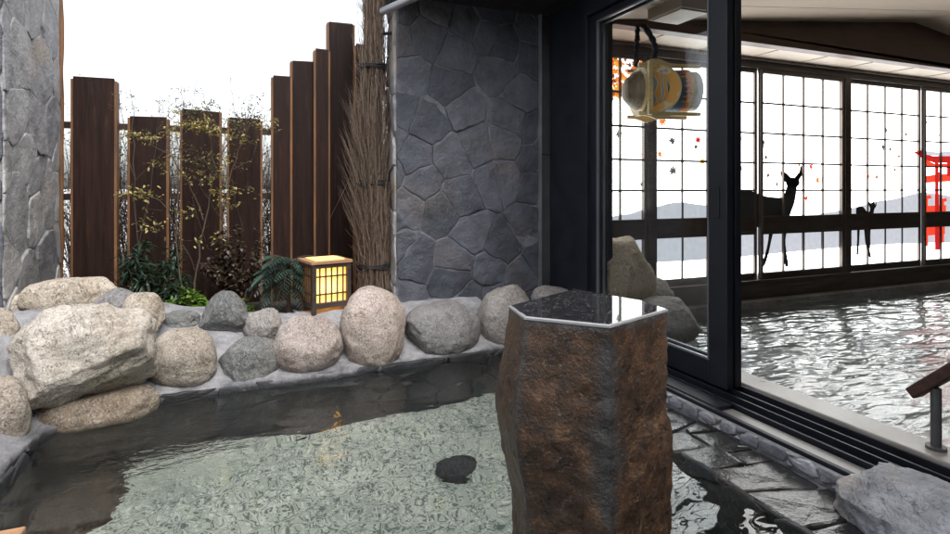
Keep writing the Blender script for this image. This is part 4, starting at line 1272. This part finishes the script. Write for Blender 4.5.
# slender trees with yellowing leaves
def tree(label, base, paths, clusters, mat, seed, lf=.03):
    root = empty('slender_tree', base); tag(root, label, 'tree')
    rnd = random.Random(seed); st = MB(); fo = MB(); base = Vector(base)
    for (pxs, r0) in paths:
        pts = [ony(a, b, y)-base for a, b, y in pxs]
        P = []
        for i in range(len(pts)-1):
            for k in range(4):
                P.append(pts[i].lerp(pts[i+1], k/4)+Vector((rnd.gauss(0,.006), rnd.gauss(0,.006), 0)))
        P.append(pts[-1]); stems(st, P, r0, .0015, rnd.random())
    for (px, py, y, sp, n) in clusters:
        c = ony(px, py, y)-base
        for k in range(int(n*1.8)):
            p = c+Vector((rnd.gauss(0,sp*1.15), rnd.gauss(0,sp*.8), rnd.gauss(0,sp*.55)))
            d = Vector((rnd.gauss(0,1), rnd.gauss(0,1), rnd.gauss(-.2,.5))).normalized()
            if rnd.random() < .45: st.tube([p, p.lerp(c, .45)+Vector((rnd.gauss(0,.01),0,rnd.gauss(0,.01)))], [.0008,.0014], 3, rnd.random(), cap=False)
            for j in range(rnd.randint(1, 3)):
                if rnd.random() < .25: continue
                fo.leaf(p+Vector((rnd.gauss(0,.008),rnd.gauss(0,.008),rnd.gauss(0,.008))), (d+Vector((rnd.gauss(0,.6),rnd.gauss(0,.6),rnd.gauss(0,.4)))).normalized(), Vector((rnd.gauss(0,.4),rnd.gauss(0,.4),1)), lf*rnd.uniform(.5,1.15), lf*.42, rnd.random(), .25)
    st.build('trunk', M['stem'], root, fix=False); fo.build('crown', M[mat], root, fix=False)
tree('slender tree with yellow-green leaves arching over the low fence', ony(190, 318, 4.1),
     [([(190,318,4.1),(196,270,4.1),(205,220,4.12),(214,170,4.15),(208,120,4.2),(203,92,4.2)],.008),
      ([(205,220,4.12),(188,180,4.1),(170,155,4.1),(140,138,4.1),(120,134,4.1)],.005),
      ([(214,170,4.15),(195,150,4.1),(165,148,4.05)],.004), ([(214,170,4.15),(230,140,4.15),(245,130,4.15),(252,98,4.15)],.004),
      ([(196,270,4.1),(180,235,4.0),(160,200,4.0),(135,192,4.0)],.004), ([(190,318,4.1),(180,280,4.05),(176,230,4.05),(180,150,4.2),(184,98,4.25)],.006)],
     [(128,134,4.1,.025,14),(140,137,4.1,.03,16),(152,139,4.1,.03,14),(172,130,4.1,.035,18),(188,124,4.1,.03,22),(200,128,4.1,.035,30),(212,130,4.1,.03,20),(205,122,4.1,.03,14),
      (222,190,4.1,.035,18),(214,175,4.1,.03,14),(136,192,4.0,.035,26),(146,196,4.0,.03,14),(244,140,4.15,.03,16),(234,136,4.15,.03,14),(185,112,4.2,.03,12),(228,205,4.1,.03,12),(160,165,4.1,.05,16),(196,178,4.1,.05,20),(218,160,4.1,.05,18),(180,215,4.05,.05,14),(150,225,4.0,.05,14),(238,190,4.1,.05,14),(205,240,4.1,.05,14),(262,125,4.1,.03,12),(274,120,4.1,.02,8)], 'leaf_yellow', 71)
tree('thin dark-leaved tree standing in front of the third and fourth fence boards', ony(226, 315, 4.2),
     [([(226,315,4.2),(228,270,4.2),(222,220,4.2),(232,170,4.2),(246,130,4.2),(256,105,4.2)],.007), ([(222,220,4.2),(205,195,4.2),(196,165,4.2)],.004),
      ([(232,170,4.2),(250,160,4.2),(262,128,4.2),(266,118,4.2)],.004), ([(246,130,4.2),(244,100,4.2),(248,96,4.2)],.002),([(226,315,4.2),(250,270,4.15),(262,230,4.15)],.004)],
     [(200,110,4.2,.045,28),(210,104,4.2,.035,18),(240,118,4.2,.05,40),(255,116,4.2,.04,30),(248,104,4.2,.03,10),(258,96,4.2,.02,6),(196,160,4.2,.05,30),(205,170,4.2,.05,26),(190,150,4.2,.04,20),(268,128,4.2,.03,12),
      (236,126,4.2,.04,20),(150,135,4.25,.04,10),(225,150,4.2,.05,14),(240,165,4.2,.04,8),(180,106,4.3,.03,10)], 'leaf_mixed', 72, .024)
# thin wispy twigs rising above the boards
tree('wispy bare sapling whose twigs rise above the low boards', ony(140, 316, 4.3),
     [([(140,316,4.3),(138,250,4.3),(134,180,4.3),(133,110,4.35),(130,88,4.35)],.004), ([(138,250,4.3),(150,190,4.3),(158,130,4.35),(160,96,4.35)],.003), ([(134,180,4.3),(124,140,4.3),(119,95,4.3),(121,84,4.3)],.003),
      ([(158,130,4.35),(180,110,4.35),(182,80,4.35)],.002), ([(158,130,4.35),(190,120,4.35),(198,78,4.35)],.002), ([(158,130,4.35),(176,105,4.35),(177,88,4.35)],.002), ([(134,180,4.3),(200,120,4.35),(213,98,4.35)],.002)],
     [(131,95,4.35,.022,10),(133,108,4.35,.025,12),(160,100,4.35,.02,8),(119,92,4.3,.02,8),(182,90,4.35,.022,12),(198,92,4.35,.022,12),(184,104,4.35,.025,14),(212,100,4.35,.02,8),(120,106,4.3,.025,8)], 'leaf_brown', 73, .016)

# ================================================================== CAMERA, LIGHT, WORLD
cam = bpy.data.cameras.new('camera'); co_ = bpy.data.objects.new('camera', cam); col.objects.link(co_)
cam.sensor_width = 36; cam.lens = 36*F/950
co_.location = (0, 0, EYE); co_.rotation_euler = (R(90), 0, -math.atan2(SY, CY))
cam.shift_y = -(267-HZ)/950; cam.clip_start = .02; cam.clip_end = 2000
sc.camera = co_

w = bpy.data.worlds.new('World'); sc.world = w; w.use_nodes = True
nt = w.node_tree; bg = nt.nodes['Background']
sky = nt.nodes.new('ShaderNodeTexSky'); sky.sky_type = 'NISHITA'; sky.sun_disc = False
SUN_EL, SUN_AZ = R(56), R(168)      # azimuth: direction the light comes FROM, measured from +y towards +x
sky.sun_elevation = SUN_EL; sky.sun_rotation = SUN_AZ
sky.air_density = 1.0; sky.dust_density = 4.0; sky.ozone_density = 1.0
hs_ = nt.nodes.new('ShaderNodeHueSaturation'); hs_.inputs['Saturation'].default_value = .25; hs_.inputs['Value'].default_value = 1.0
nt.links.new(sky.outputs[0], hs_.inputs['Color']); nt.links.new(hs_.outputs[0], bg.inputs['Color'])
bg.inputs['Strength'].default_value = .15
sl = bpy.data.lights.new('sun', 'SUN'); sl.energy = .6; sl.angle = R(28); sl.color = (1,.965,.92)
so = bpy.data.objects.new('sun', sl); col.objects.link(so)
dvec = Vector((math.sin(SUN_AZ)*math.cos(SUN_EL), math.cos(SUN_AZ)*math.cos(SUN_EL), math.sin(SUN_EL)))
so.rotation_euler = dvec.to_track_quat('Z', 'Y').to_euler(); so.location = (-2,-2,6)

sc.view_settings.view_transform = 'Standard'; sc.view_settings.look = 'None'; sc.view_settings.gamma = 1
sc.view_settings.use_curve_mapping = False
sc.view_settings.exposure = 1.45
sc.render.engine = 'CYCLES'
cy = sc.cycles
cy.use_denoising = True; cy.denoiser = 'OPENIMAGEDENOISE'; cy.denoising_input_passes = 'RGB_ALBEDO_NORMAL'
cy.max_bounces = 10; cy.diffuse_bounces = 4; cy.glossy_bounces = 5; cy.transmission_bounces = 8; cy.transparent_max_bounces = 16
cy.caustics_refractive = True; cy.caustics_reflective = True; cy.blur_glossy = .6
cy.sample_clamp_indirect = 6
cy.use_adaptive_sampling = True; cy.adaptive_threshold = .015
